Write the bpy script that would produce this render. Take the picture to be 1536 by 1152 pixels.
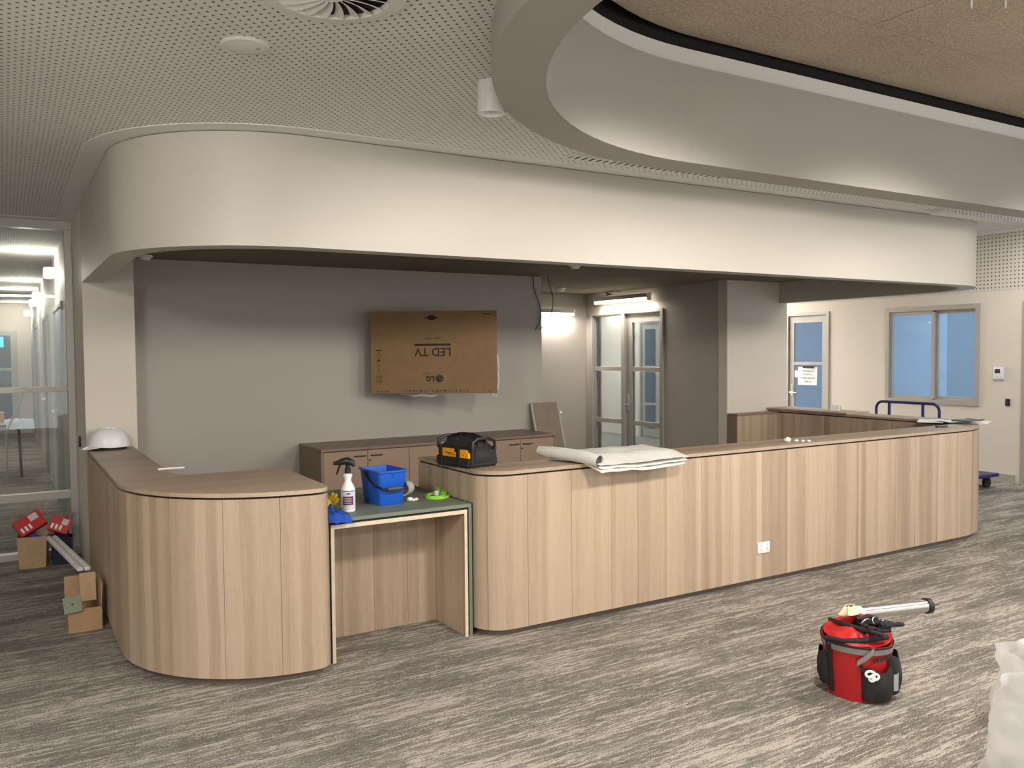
import bpy, bmesh, math, random
from math import pi, sin, cos, radians as rad
from mathutils import Vector as V, Matrix as MX

for _o in list(bpy.data.objects):
    bpy.data.objects.remove(_o, do_unlink=True)
SC = bpy.context.scene
COL = SC.collection
random.seed(11)

# ------------------------------------------------------------------ camera
cam_d = bpy.data.cameras.new('camera')
cam = bpy.data.objects.new('camera', cam_d)
COL.objects.link(cam)
cam_d.sensor_width = 36.0
cam_d.lens = 36.0 * 1266.656 / 1536.0
cam_d.clip_start = 0.05
cam_d.clip_end = 200
YAW, PITCH, ROLL = 0.541017610, -0.0381093973, -0.00861668412
_f = V((sin(YAW)*cos(PITCH), cos(YAW)*cos(PITCH), sin(PITCH)))
_r = V((cos(YAW), -sin(YAW), 0))
_u = _r.cross(_f)
_r2 = _r*cos(ROLL) + _u*sin(ROLL)
_u2 = _u*cos(ROLL) - _r*sin(ROLL)
m = MX.Identity(4)
for i in range(3):
    m[i][0] = _r2[i]; m[i][1] = _u2[i]; m[i][2] = -_f[i]
m[2][3] = 1.6
cam.matrix_world = m
SC.camera = cam

# ------------------------------------------------------------------ world, lights, exposure
SC.view_settings.view_transform = 'Standard'
SC.view_settings.look = 'None'
SC.view_settings.gamma = 1.0
SC.view_settings.use_curve_mapping = False
SC.view_settings.exposure = 0.15
w = bpy.data.worlds.new('world'); SC.world = w
w.use_nodes = True
w.node_tree.nodes['Background'].inputs[0].default_value = (1.0, 0.98, 0.94, 1)
w.node_tree.nodes['Background'].inputs[1].default_value = 1.5


def area(name, loc, target, sx, sy, power, col=(1, 1, 1), spread=None):
    d = bpy.data.lights.new(name, 'AREA')
    d.shape = 'RECTANGLE'; d.size = sx; d.size_y = sy
    d.energy = power; d.color = col
    if spread: d.spread = spread
    o = bpy.data.objects.new(name, d); COL.objects.link(o)
    o.location = loc
    o.rotation_euler = (V(target) - V(loc)).to_track_quat('-Z', 'Y').to_euler()
    return o


WARM = (1.0, 0.92, 0.82)
NEUT = (1.0, 0.965, 0.91)
COOL = (0.72, 0.85, 1.0)
# track spots hanging in the coffer, aimed at the counter
def spot(name, loc, target, power, col, size=130, blend=0.5, r=0.08):
    d = bpy.data.lights.new(name, 'SPOT'); d.energy = power; d.color = col; d.shadow_soft_size = r
    d.spot_size = rad(size); d.spot_blend = blend
    o = bpy.data.objects.new(name, d); COL.objects.link(o); o.location = loc
    o.rotation_euler = (V(target) - V(loc)).to_track_quat('-Z', 'Y').to_euler()
    return o


for i_, (x_, p_) in enumerate([(2.6, 150), (4.5, 138), (6.5, 132)]):
    spot('track_spot.%03d' % i_, (x_, 1.8, 2.43), (x_, 3.5, 0.3), p_, WARM, 126, 0.4, 0.12)
spot('track_spot.003', (-0.6, 1.8, 2.45), (0.9, 4.6, 0.7), 95, WARM, 78, 0.35, 0.12)  # extra unseen fill outside the coffer, added to brighten the curved end
# unseen fill light added to lift the ceiling and floor beside the curved counter
fill_d = bpy.data.lights.new('ceiling_fill', 'POINT'); fill_d.energy = 62; fill_d.color = NEUT; fill_d.shadow_soft_size = 0.18
fill_o = bpy.data.objects.new('ceiling_fill', fill_d); COL.objects.link(fill_o); fill_o.location = (-1.3, 0.7, 2.0)
# soft unseen fills added to brighten the coffer boards and inner rim
for i_, x_ in enumerate((3.3, 5.6)):
    cofill_d = bpy.data.lights.new('coffer_fill.%03d' % i_, 'POINT'); cofill_d.energy = 15; cofill_d.color = NEUT; cofill_d.shadow_soft_size = 0.25
    cofill_o = bpy.data.objects.new('coffer_fill.%03d' % i_, cofill_d); COL.objects.link(cofill_o); cofill_o.location = (x_, 1.2, 2.80)
# unseen area fills added over the front floor for bounce light
for i_, (x_, y_) in enumerate([(-1.6, 1.0), (0.5, -1.6), (4.0, -1.6), (7.5, -1.6)]):
    area('front_fill.%03d' % i_, (x_, y_, 2.64), (x_, y_+0.001, 0), 1.2, 0.6, 78, NEUT)
# corridor at the window wall
area('corridor_light', (8.9, 5.0, 2.90), (9.1, 5.0, 0), 0.4, 3.6, 62, NEUT)
area('corridor_light.001', (9.0, 9.8, 2.90), (9.1, 9.8, 0), 0.3, 2.6, 150, NEUT)
area('corridor_light.004', (8.4, 12.6, 2.90), (8.4, 12.6, 0), 0.8, 0.8, 320, NEUT)  # extra unseen light added to brighten the view through the double doors
# daylit room behind the window wall
area('daylight_room', (13.3, 8.2, 1.7), (10.3, 8.2, 1.3), 7.0, 2.2, 95, (0.78, 0.89, 1.0))
# cool light added for daylight from the side; no window is built
area('side_daylight', (10.0, 0.4, 1.5), (3.0, 2.6, 1.2), 3.2, 2.2, 85, (0.80, 0.87, 1.0))
# glass fronted corridor
area('corridor_light.002', (-0.5, 11.0, 2.62), (-0.5, 11.0, 0), 0.5, 1.2, 15, NEUT)
area('corridor_light.003', (-0.5, 16.0, 2.62), (-0.5, 16.0, 0), 0.5, 1.2, 17, NEUT)


# ------------------------------------------------------------------ material helpers
class NT:
    def __init__(s, name):
        s.m = bpy.data.materials.new(name); s.m.use_nodes = True
        s.t = s.m.node_tree; s.n = s.t.nodes; s.l = s.t.links
        s.b = s.n['Principled BSDF']

    def add(s, ty, **kw):
        n = s.n.new(ty)
        for k, v in kw.items(): setattr(n, k, v)
        return n

    def link(s, a, b): s.l.new(a, b)

    def val(s, sock, v):
        if hasattr(v, 'is_output'): s.l.new(v, sock)
        else: sock.default_value = v

    def math(s, op, a, b=0.0, c=0.0):
        n = s.add('ShaderNodeMath', operation=op)
        s.val(n.inputs[0], a); s.val(n.inputs[1], b); s.val(n.inputs[2], c)
        return n.outputs[0]

    def mix(s, f, a, b, mode='MIX'):
        n = s.add('ShaderNodeMix', data_type='RGBA', blend_type=mode)
        s.val(n.inputs[0], f); s.val(n.inputs[6], a); s.val(n.inputs[7], b)
        return n.outputs[2]

    def noise(s, vec, scale=5, detail=2, rough=0.5, dist=0.0):
        n = s.add('ShaderNodeTexNoise')
        n.inputs['Scale'].default_value = scale; n.inputs['Detail'].default_value = detail
        n.inputs['Roughness'].default_value = rough; n.inputs['Distortion'].default_value = dist
        if vec is not None: s.l.new(vec, n.inputs['Vector'])
        return n.outputs['Fac']

    def ramp(s, f, stops, interp='LINEAR'):
        n = s.add('ShaderNodeValToRGB'); cr = n.color_ramp; cr.interpolation = interp
        while len(cr.elements) < len(stops): cr.elements.new(0.5)
        for e, (p, c) in zip(cr.elements, stops):
            e.position = p; e.color = c if len(c) == 4 else (*c, 1)
        s.l.new(f, n.inputs[0]); return n.outputs[0]

    def comb(s, x, y, z=0.0):
        n = s.add('ShaderNodeCombineXYZ')
        s.val(n.inputs[0], x); s.val(n.inputs[1], y); s.val(n.inputs[2], z)
        return n.outputs[0]

    def sep(s, v):
        n = s.add('ShaderNodeSeparateXYZ'); s.l.new(v, n.inputs[0]); return n.outputs

    def tex(s, which='Object'):
        return s.add('ShaderNodeTexCoord').outputs[which]

    def pos(s):
        return s.add('ShaderNodeNewGeometry').outputs['Position']

    def bump(s, h, strength=0.2, dist=0.01):
        n = s.add('ShaderNodeBump'); n.inputs['Strength'].default_value = strength
        n.inputs['Distance'].default_value = dist
        s.l.new(h, n.inputs['Height']); s.l.new(n.outputs[0], s.b.inputs['Normal'])


def plain(name, col, rough=0.5, metal=0.0, var=0.06, scale=6, bump=0.0, bscale=200, trans=0.0, emit=None, es=0.0, coat=0.0, ior=1.45, sheen=0.0):
    n = NT(name)
    c = n.tex('Object')
    f = n.noise(c, scale, 3)
    lo = [max(0, x*(1-var)) for x in col]; hi = [min(1, x*(1+var)) for x in col]
    n.link(n.ramp(f, [(0.3, lo), (0.7, hi)]), n.b.inputs['Base Color'])
    n.b.inputs['Roughness'].default_value = rough
    n.b.inputs['Metallic'].default_value = metal
    n.b.inputs['IOR'].default_value = ior
    if trans: n.b.inputs['Transmission Weight'].default_value = trans
    if coat: n.b.inputs['Coat Weight'].default_value = coat
    if sheen: n.b.inputs['Sheen Weight'].default_value = sheen
    if emit:
        n.b.inputs['Emission Color'].default_value = (*emit, 1)
        n.b.inputs['Emission Strength'].default_value = es
    if bump: n.bump(n.noise(c, bscale, 3), bump, 0.002)
    return n.m


def glass_mat(name, tint=(0.9, 0.95, 0.95), refl=0.10, rough=0.0, frost=0.0):
    """thin pane: mostly clear with a little mirror reflection"""
    n = NT(name)
    tr = n.add('ShaderNodeBsdfTransparent'); tr.inputs[0].default_value = (*tint, 1)
    gl = n.add('ShaderNodeBsdfGlossy'); gl.inputs['Roughness'].default_value = rough
    gl.inputs['Color'].default_value = (0.9, 0.95, 1, 1)
    fr = n.add('ShaderNodeFresnel'); fr.inputs[0].default_value = 1.45
    k = n.math('MAXIMUM', n.math('MULTIPLY', fr.outputs[0], 0.9 if refl else 0.25), refl)
    mx = n.add('ShaderNodeMixShader')
    n.link(k, mx.inputs[0]); n.link(tr.outputs[0], mx.inputs[1]); n.link(gl.outputs[0], mx.inputs[2])
    last = mx.outputs[0]
    if frost:
        tl = n.add('ShaderNodeBsdfTranslucent'); tl.inputs[0].default_value = (0.85, 0.92, 1, 1)
        m2 = n.add('ShaderNodeMixShader'); m2.inputs[0].default_value = frost
        n.link(last, m2.inputs[1]); n.link(tl.outputs[0], m2.inputs[2]); last = m2.outputs[0]
    out = n.n['Material Output']; n.link(last, out.inputs[0])
    return n.m


def wood(name, mode, base=(0.425, 0.322, 0.228), strip=0.055, contrast=1.0, rough=0.45, gs=1.0):
    """oak laminate. mode: 'uv' or the pair of axes (across, along) of object space"""
    n = NT(name)
    if mode == 'uv':
        s_ = n.sep(n.tex('UV')); a, l = s_[0], s_[1]
    else:
        s_ = n.sep(n.tex('Object')); ax = {'x': 0, 'y': 1, 'z': 2}
        a, l = s_[ax[mode[0]]], s_[ax[mode[1]]]
    oi = n.add('ShaderNodeObjectInfo').outputs['Random']
    wob = n.math('MULTIPLY', n.noise(n.comb(n.math('MULTIPLY', a, 1.5), n.math('MULTIPLY', l, 1.2), 3.3), 2.0, 1), 0.03)
    a2 = n.math('ADD', a, wob)
    cell = n.math('FLOOR', n.math('DIVIDE', a2, strip))
    wn = n.add('ShaderNodeTexWhiteNoise', noise_dimensions='2D')
    n.link(n.comb(cell, n.math('MULTIPLY', oi, 37.0)), wn.inputs['Vector'])
    broad = n.noise(n.comb(n.math('MULTIPLY', a, 13.0), n.math('MULTIPLY', l, 0.35), n.math('MULTIPLY', oi, 20.0)), 1.0, 3)
    grain = n.noise(n.comb(n.math('MULTIPLY', a, 260.0*gs), n.math('MULTIPLY', l, 7.0), n.math('MULTIPLY', oi, 9.0)), 1.0, 4, 0.65)
    fine = n.noise(n.comb(n.math('MULTIPLY', a, 700.0*gs), n.math('MULTIPLY', l, 30.0), 1.7), 1.0, 2)
    t = n.math('MULTIPLY', n.math('SUBTRACT', wn.outputs[0], 0.5), 0.30*contrast)
    t = n.math('ADD', t, n.math('MULTIPLY', n.math('SUBTRACT', broad, 0.5), 0.75*contrast))
    t = n.math('ADD', t, n.math('MULTIPLY', n.math('SUBTRACT', grain, 0.5), 0.55*contrast))
    t = n.math('ADD', t, n.math('MULTIPLY', n.math('SUBTRACT', fine, 0.5), 0.25*contrast))
    t = n.math('ADD', t, n.math('MULTIPLY', n.math('SUBTRACT', oi, 0.5), 0.26*contrast))
    t = n.math('ADD', t, 0.5)
    B = base
    c = n.ramp(t, [(0.0, (B[0]*0.58, B[1]*0.54, B[2]*0.50)), (0.5, B), (1.0, (min(1, B[0]*1.32), min(1, B[1]*1.36), min(1, B[2]*1.42)))])
    n.link(c, n.b.inputs['Base Color'])
    n.b.inputs['Roughness'].default_value = rough
    n.bump(grain, 0.06, 0.001)
    return n.m


def perf_mat(name, base, hole, pitch, r, stagger, plane='xy'):
    n = NT(name)
    s_ = n.sep(n.pos()); ax = {'x': 0, 'y': 1, 'z': 2}
    x, y = s_[ax[plane[0]]], s_[ax[plane[1]]]

    def grid(o):
        fx = n.math('SUBTRACT', n.math('FRACT', n.math('ADD', n.math('DIVIDE', x, pitch), o+100)), 0.5)
        fy = n.math('SUBTRACT', n.math('FRACT', n.math('ADD', n.math('DIVIDE', y, pitch), o+100)), 0.5)
        d = n.math('SQRT', n.math('ADD', n.math('MULTIPLY', fx, fx), n.math('MULTIPLY', fy, fy)))
        return n.math('LESS_THAN', d, r/pitch)
    k = grid(0.0)
    if stagger: k = n.math('MAXIMUM', k, grid(0.5))
    f = n.noise(n.pos(), 1.5, 2)
    bc = n.ramp(f, [(0.3, [c*0.97 for c in base]), (0.7, [min(1, c*1.03) for c in base])])
    n.link(n.mix(k, bc, (*hole, 1)), n.b.inputs['Base Color'])
    n.b.inputs['Roughness'].default_value = 0.85
    n.bump(n.math('SUBTRACT', 1.0, k), 0.5, 0.004)
    return n.m


def carpet_mat():
    n = NT('carpet')
    s_ = n.sep(n.pos()); x, y = s_[0], s_[1]
    row = n.math('FLOOR', n.math('DIVIDE', y, 0.25))
    wn = n.add('ShaderNodeTexWhiteNoise', noise_dimensions='1D'); n.link(row, wn.inputs['W'])
    xo = n.math('ADD', x, n.math('MULTIPLY', wn.outputs[0], 7.0))
    wv = n.noise(n.comb(n.math('MULTIPLY', x, 6.0), n.math('MULTIPLY', y, 9.0), 5.0), 1.0, 2)
    yw = n.math('ADD', y, n.math('MULTIPLY', wv, 0.035))
    n1 = n.noise(n.comb(n.math('MULTIPLY', xo, 2.7), n.math('MULTIPLY', yw, 48.0), 0.3), 1.0, 5, 0.66, 0.15)
    n2 = n.noise(n.comb(n.math('MULTIPLY', x, 1.5), n.math('MULTIPLY', y, 4.5), 4.1), 1.0, 3, 0.5)
    n3 = n.noise(n.comb(n.math('MULTIPLY', x, 150.0), n.math('MULTIPLY', y, 190.0), 2.0), 1.0, 2, 0.6)
    n4 = n.noise(n.comb(n.math('MULTIPLY', x, 16.0), n.math('MULTIPLY', y, 100.0), 7.0), 1.0, 4, 0.75)
    sp = n.math('SUBTRACT', n3, 0.5); md = n.math('SUBTRACT', n4, 0.5)
    tb = n.math('ADD', n.math('ADD', n.math('MULTIPLY', n2, 0.45), 0.275), n.math('ADD', n.math('MULTIPLY', sp, 1.1), n.math('MULTIPLY', md, 0.9)))
    base = n.ramp(tb, [(0.25, (0.085, 0.078, 0.069)), (0.5, (0.195, 0.178, 0.158)), (0.75, (0.31, 0.285, 0.255))])
    tl = n.math('ADD', n.math('ADD', n.math('MULTIPLY', n1, 0.95), n.math('MULTIPLY', n2, 0.32)), n.math('ADD', n.math('MULTIPLY', sp, 0.45), n.math('MULTIPLY', md, 0.55)))
    lm = n.ramp(tl, [(0.655, (0, 0, 0)), (0.70, (1, 1, 1))])
    lc = n.ramp(n.math('ADD', 0.5, n.math('ADD', sp, md)), [(0.25, (0.31, 0.278, 0.24)), (0.7, (0.49, 0.45, 0.39))])
    dm = n.ramp(tl, [(0.40, (1, 1, 1)), (0.46, (0, 0, 0))])
    c = n.mix(lm, base, lc)
    c = n.mix(n.math('MULTIPLY', dm, 0.7), c, (0.075, 0.068, 0.06, 1))
    g = n.noise(n.comb(n.math('MULTIPLY', x, 3.0), n.math('MULTIPLY', y, 14.0), 9.0), 1.0, 3)
    gm = n.ramp(g, [(0.56, (0, 0, 0)), (0.66, (1, 1, 1))])
    c2 = n.mix(0.45, c, (0.115, 0.125, 0.085, 1))
    n.link(n.mix(gm, c, c2), n.b.inputs['Base Color'])
    n.b.inputs['Roughness'].default_value = 0.95
    n.b.inputs['Specular IOR Level'].default_value = 0.15
    n.bump(n3, 0.6, 0.006)
    return n.m


def board_mat(name, col, scale=120):
    n = NT(name)
    c = n.pos()
    a = n.noise(c, scale, 4, 0.7); b = n.noise(c, scale*3.2, 3, 0.7); d = n.noise(c, 1.3, 2)
    t = n.math('ADD', n.math('MULTIPLY', a, 0.6), n.math('MULTIPLY', b, 0.4))
    t = n.math('ADD', t, n.math('MULTIPLY', n.math('SUBTRACT', d, 0.5), 0.12))
    n.link(n.ramp(t, [(0.36, [x*0.45 for x in col]), (0.5, col), (0.64, [min(1, x*1.5) for x in col])]), n.b.inputs['Base Color'])
    n.b.inputs['Roughness'].default_value = 0.9
    n.bump(t, 0.5, 0.004)
    return n.m


def cloth_mat(name, col, scale=400, bump=0.3, rough=0.85, var=0.1):
    n = NT(name)
    c = n.tex('Object')
    f = n.noise(c, 14, 4); wv = n.noise(c, scale, 2)
    n.link(n.ramp(f, [(0.3, [x*(1-var) for x in col]), (0.7, [min(1, x*(1+var)) for x in col])]), n.b.inputs['Base Color'])
    n.b.inputs['Roughness'].default_value = rough
    n.bump(wv, bump, 0.002)
    return n.m


M = {}
M['paint'] = plain('wall_paint', (0.66, 0.605, 0.53), 0.6, var=0.02, scale=1.2, bump=0.05, bscale=300)
M['fascia'] = plain('fascia_paint', (0.50, 0.47, 0.42), 0.5, var=0.02, scale=1.2)
M['nookpaint'] = plain('warm_grey_paint', (0.42, 0.39, 0.35), 0.65, var=0.02, scale=1.2)
M['ringpaint'] = plain('ring_paint', (0.40, 0.38, 0.345), 0.7, var=0.02, scale=1.5)
M['ceilpaint'] = plain('ceiling_paint', (0.74, 0.735, 0.71), 0.8, var=0.02, scale=1.5)
M['perf'] = perf_mat('perforated_plasterboard', (0.73, 0.725, 0.70), (0.09, 0.085, 0.08), 0.0425, 0.0052, True)
M['perfwall'] = perf_mat('perforated_panel', (0.60, 0.56, 0.50), (0.10, 0.09, 0.08), 0.045, 0.009, False, 'yz')
M['carpet'] = carpet_mat()
M['oak'] = wood('oak_laminate', 'uv')
M['oaktop'] = wood('oak_laminate_top', 'yx', base=(0.42, 0.322, 0.232), strip=0.12, contrast=0.8)
M['oakv'] = wood('oak_laminate_panel', 'xz', base=(0.425, 0.322, 0.228))
M['oaky'] = wood('oak_laminate_side', 'yz', base=(0.44, 0.335, 0.245))
M['ply'] = plain('birch_edge', (0.66, 0.55, 0.42), 0.6, var=0.08, scale=30)
M['gap'] = plain('shadow_gap_black', (0.012, 0.011, 0.010), 0.8)
M['kick'] = plain('kick_brown', (0.13, 0.10, 0.08), 0.6)
M['green'] = plain('sage_laminate', (0.165, 0.20, 0.15), 0.5, var=0.05)
M['cab'] = plain('cabinet_taupe', (0.33, 0.235, 0.165), 0.5, var=0.03)
M['cabtop'] = plain('cabinet_top_brown', (0.23, 0.165, 0.125), 0.42, var=0.05)
M['cabside'] = plain('cabinet_side_brown', (0.24, 0.175, 0.13), 0.5, var=0.03)
M['black'] = plain('black_plastic', (0.015, 0.015, 0.016), 0.4)
M['blackfab'] = cloth_mat('black_fabric', (0.014, 0.014, 0.016), 500, 0.5, 0.8, 0.4)
M['darkgrey'] = plain('dark_grey_plastic', (0.05, 0.05, 0.055), 0.45)
M['white'] = plain('white_plastic', (0.80, 0.80, 0.79), 0.4, var=0.02)
M['whitehat'] = plain('white_shell', (0.82, 0.82, 0.82), 0.3, var=0.02, coat=0.3)
M['alu'] = plain('anodised_frame', (0.44, 0.42, 0.385), 0.45, 0.35, var=0.03)
M['chrome'] = plain('brushed_steel', (0.62, 0.61, 0.59), 0.28, 1.0)
M['glass'] = glass_mat('clear_glass', (0.93, 0.96, 0.95), 0.05)
M['glassb'] = glass_mat('tinted_glass', (0.72, 0.83, 0.93), 0.0, 0.02, 0.2)
M['tvcard'] = plain('television_carton', (0.25, 0.155, 0.078), 0.8, var=0.06, scale=14, bump=0.1)
M['card'] = plain('cardboard', (0.40, 0.255, 0.135), 0.8, var=0.07, scale=20, bump=0.1)
M['cardlight'] = plain('cardboard_light', (0.46, 0.315, 0.185), 0.8, var=0.07, scale=20, bump=0.1)
M['ink'] = plain('print_ink', (0.02, 0.017, 0.015), 0.7)
M['inkfaint'] = plain('faded_print_ink', (0.07, 0.036, 0.018), 0.8)
M['foam'] = plain('polystyrene', (0.80, 0.80, 0.80), 0.7)
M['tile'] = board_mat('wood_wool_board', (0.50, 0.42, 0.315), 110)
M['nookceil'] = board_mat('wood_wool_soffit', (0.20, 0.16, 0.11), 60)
M['blue'] = plain('blue_plastic', (0.012, 0.105, 0.55), 0.35, var=0.04)
M['bluecloth'] = cloth_mat('blue_cloth', (0.01, 0.07, 0.42), 300, 0.3)
M['navy'] = plain('navy_steel', (0.012, 0.02, 0.14), 0.4)
M['navycrate'] = plain('navy_crate_plastic', (0.012, 0.016, 0.05), 0.5)
M['yellow'] = plain('yellow_rubber', (0.75, 0.55, 0.03), 0.5)
M['amber'] = plain('amber_badge', (0.85, 0.36, 0.012), 0.5)
M['lime'] = cloth_mat('lime_webbing', (0.30, 0.72, 0.05), 400, 0.3)
M['red'] = plain('red_vinyl', (0.46, 0.018, 0.020), 0.45, var=0.1, scale=14)
M['redbox'] = plain('red_carton', (0.52, 0.02, 0.02), 0.5)
M['greytape'] = plain('reflective_grey_tape', (0.23, 0.22, 0.21), 0.45)
M['bottle'] = plain('translucent_bottle', (0.78, 0.78, 0.80), 0.3, var=0.02)
M['purple'] = plain('purple_label', (0.10, 0.025, 0.07), 0.5)
M['label'] = plain('pale_label', (0.62, 0.60, 0.64), 0.5)
M['sheet'] = cloth_mat('drop_sheet', (0.74, 0.73, 0.70), 60, 0.25, 0.7, 0.06)
M['poly'] = None
M['paper'] = plain('white_paper', (0.84, 0.84, 0.84), 0.7, var=0.01)
M['rag'] = cloth_mat('beige_rag', (0.66, 0.52, 0.36), 80, 0.4)
M['timber'] = wood('raw_timber', 'yx', base=(0.42, 0.29, 0.17), strip=0.4)
M['brownboard'] = plain('grey_brown_board', (0.25, 0.20, 0.155), 0.7, var=0.08, scale=12)
M['lamp'] = plain('lit_tube', (1, 1, 1), 0.5, emit=(1.0, 0.86, 0.66), es=9.0)
M['lampw'] = plain('lit_lamp_white', (1, 1, 1), 0.5, emit=(1.0, 0.90, 0.74), es=14.0)
M['screen'] = plain('display_screen', (0.05, 0.05, 0.05), 0.25)
M['bluepaint'] = plain('pale_blue_wall', (0.66, 0.73, 0.80), 0.8)
M['darkpane'] = plain('dark_outdoor_pane', (0.015, 0.02, 0.03), 0.1, coat=0.5)
M['cyanglow'] = plain('glowing_cyan', (0.1, 0.5, 0.8), 0.5, emit=(0.08, 0.55, 0.9), es=0.9)
M['greydoor'] = plain('grey_door', (0.34, 0.36, 0.38), 0.45)
M['orange'] = plain('tan_carton', (0.50, 0.27, 0.12), 0.7)
M['felt'] = plain('green_steel_plate', (0.20, 0.24, 0.16), 0.5)


def poly_mat():
    n = NT('milky_polythene')
    tr = n.add('ShaderNodeBsdfTransparent'); tr.inputs[0].default_value = (0.95, 0.95, 0.95, 1)
    df = n.add('ShaderNodeBsdfDiffuse'); df.inputs[0].default_value = (0.85, 0.84, 0.82, 1)
    tl = n.add('ShaderNodeBsdfTranslucent'); tl.inputs[0].default_value = (0.9, 0.88, 0.85, 1)
    gl = n.add('ShaderNodeBsdfGlossy'); gl.inputs['Roughness'].default_value = 0.25
    a = n.add('ShaderNodeMixShader'); a.inputs[0].default_value = 0.45
    n.link(df.outputs[0], a.inputs[1]); n.link(tl.outputs[0], a.inputs[2])
    b = n.add('ShaderNodeMixShader'); b.inputs[0].default_value = 0.10
    n.link(a.outputs[0], b.inputs[1]); n.link(gl.outputs[0], b.inputs[2])
    c = n.add('ShaderNodeMixShader'); c.inputs[0].default_value = 0.25
    n.link(b.outputs[0], c.inputs[1]); n.link(tr.outputs[0], c.inputs[2])
    n.link(c.outputs[0], n.n['Material Output'].inputs[0])
    return n.m


M['poly'] = poly_mat()


# ------------------------------------------------------------------ mesh helpers
class B:
    """collects shapes in world space and links them as ONE mesh object"""
    def __init__(s):
        s.v = []; s.f = []; s.uv = {}; s.mi = []; s.T = None; s.cur = 0

    def _add(s, vs, fs, uvs=None):
        o = len(s.v)
        for p in vs:
            p = V(p)
            if s.T is not None: p = s.T @ p
            s.v.append(p)
        for i, f in enumerate(fs):
            if uvs: s.uv[len(s.f)] = uvs[i]
            s.f.append([o+k for k in f]); s.mi.append(s.cur)
        return s

    def box(s, a, b, bev=0.0, seg=2):
        x0, y0, z0 = [min(a[i], b[i]) for i in range(3)]; x1, y1, z1 = [max(a[i], b[i]) for i in range(3)]
        if bev <= 0:
            vs = [(x0, y0, z0), (x1, y0, z0), (x1, y1, z0), (x0, y1, z0), (x0, y0, z1), (x1, y0, z1), (x1, y1, z1), (x0, y1, z1)]
            fs = [(0, 3, 2, 1), (4, 5, 6, 7), (0, 1, 5, 4), (1, 2, 6, 5), (2, 3, 7, 6), (3, 0, 4, 7)]
            return s._add(vs, fs)
        bm = bmesh.new(); bmesh.ops.create_cube(bm, size=1.0)
        for v in bm.verts:
            v.co = ((x0+x1)/2+v.co.x*(x1-x0), (y0+y1)/2+v.co.y*(y1-y0), (z0+z1)/2+v.co.z*(z1-z0))
        bmesh.ops.bevel(bm, geom=bm.edges[:], offset=bev, segments=seg, affect='EDGES', profile=0.5)
        return s.bm(bm)

    def bm(s, bm):
        bm.verts.index_update()
        vs = [v.co.copy() for v in bm.verts]; fs = [[v.index for v in f.verts] for f in bm.faces]
        bm.free(); return s._add(vs, fs)

    def prism(s, poly, z0, z1):
        n = len(poly)
        ar = sum(poly[i][0]*poly[(i+1) % n][1]-poly[(i+1) % n][0]*poly[i][1] for i in range(n))
        if ar < 0: poly = poly[::-1]
        vs = [(x, y, z0) for x, y in poly]+[(x, y, z1) for x, y in poly]
        fs = [list(range(n))[::-1], list(range(n, 2*n))]+[(i, (i+1) % n, n+(i+1) % n, n+i) for i in range(n)]
        return s._add(vs, fs)

    def tube(s, pts, r, n=8, closed=False, caps=True):
        pts = [V(p) for p in pts]; N = len(pts)
        rr = r if isinstance(r, (list, tuple)) else [r]*N
        up = None; rings = []
        for i, p in enumerate(pts):
            a = pts[(i-1) % N] if (closed or i > 0) else p
            b = pts[(i+1) % N] if (closed or i < N-1) else p
            t = (b-a).normalized()
            if up is None:
                up = V((0, 0, 1)) if abs(t.z) < 0.9 else V((1, 0, 0))
            x = (up - t*up.dot(t)).normalized(); y = t.cross(x); up = x
            rings.append([p + (x*cos(2*pi*k/n)+y*sin(2*pi*k/n))*rr[i] for k in range(n)])
        vs = [q for R in rings for q in R]; fs = []
        for i in range(N if closed else N-1):
            j = (i+1) % N
            for k in range(n):
                fs.append((i*n+k, i*n+(k+1) % n, j*n+(k+1) % n, j*n+k))
        if caps and not closed:
            fs.append(list(range(n))[::-1]); fs.append([(N-1)*n+k for k in range(n)])
        return s._add(vs, fs)

    def lathe(s, prof, n=24, c=(0, 0, 0), capb=True, capt=True, arc=(0, 2*pi), sx=1.0, sy=1.0):
        vs = []; full = abs(arc[1]-arc[0]-2*pi) < 1e-6; K = n if full else n+1
        for r, z in prof:
            for k in range(K):
                a = arc[0]+(arc[1]-arc[0])*k/n
                vs.append((c[0]+r*cos(a)*sx, c[1]+r*sin(a)*sy, c[2]+z))
        fs = []
        for i in range(len(prof)-1):
            for k in range(n):
                k2 = (k+1) % K
                fs.append((i*K+k, i*K+k2, (i+1)*K+k2, (i+1)*K+k))
        if full and capb and prof[0][0] > 1e-6: fs.append(list(range(K))[::-1])
        if full and capt and prof[-1][0] > 1e-6: fs.append([(len(prof)-1)*K+k for k in range(K)])
        return s._add(vs, fs)

    def grid(s, fn, nu, nv, thick=0.0):
        vs = [fn(i/nu, j/nv) for i in range(nu+1) for j in range(nv+1)]
        fs = [(i*(nv+1)+j, (i+1)*(nv+1)+j, (i+1)*(nv+1)+j+1, i*(nv+1)+j+1) for i in range(nu) for j in range(nv)]
        if not thick: return s._add(vs, fs)
        bm = bmesh.new(); bv = [bm.verts.new(p) for p in vs]
        for f in fs: bm.faces.new([bv[k] for k in f])
        bm.normal_update()
        bmesh.ops.solidify(bm, geom=bm.faces[:], thickness=thick)
        return s.bm(bm)

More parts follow.
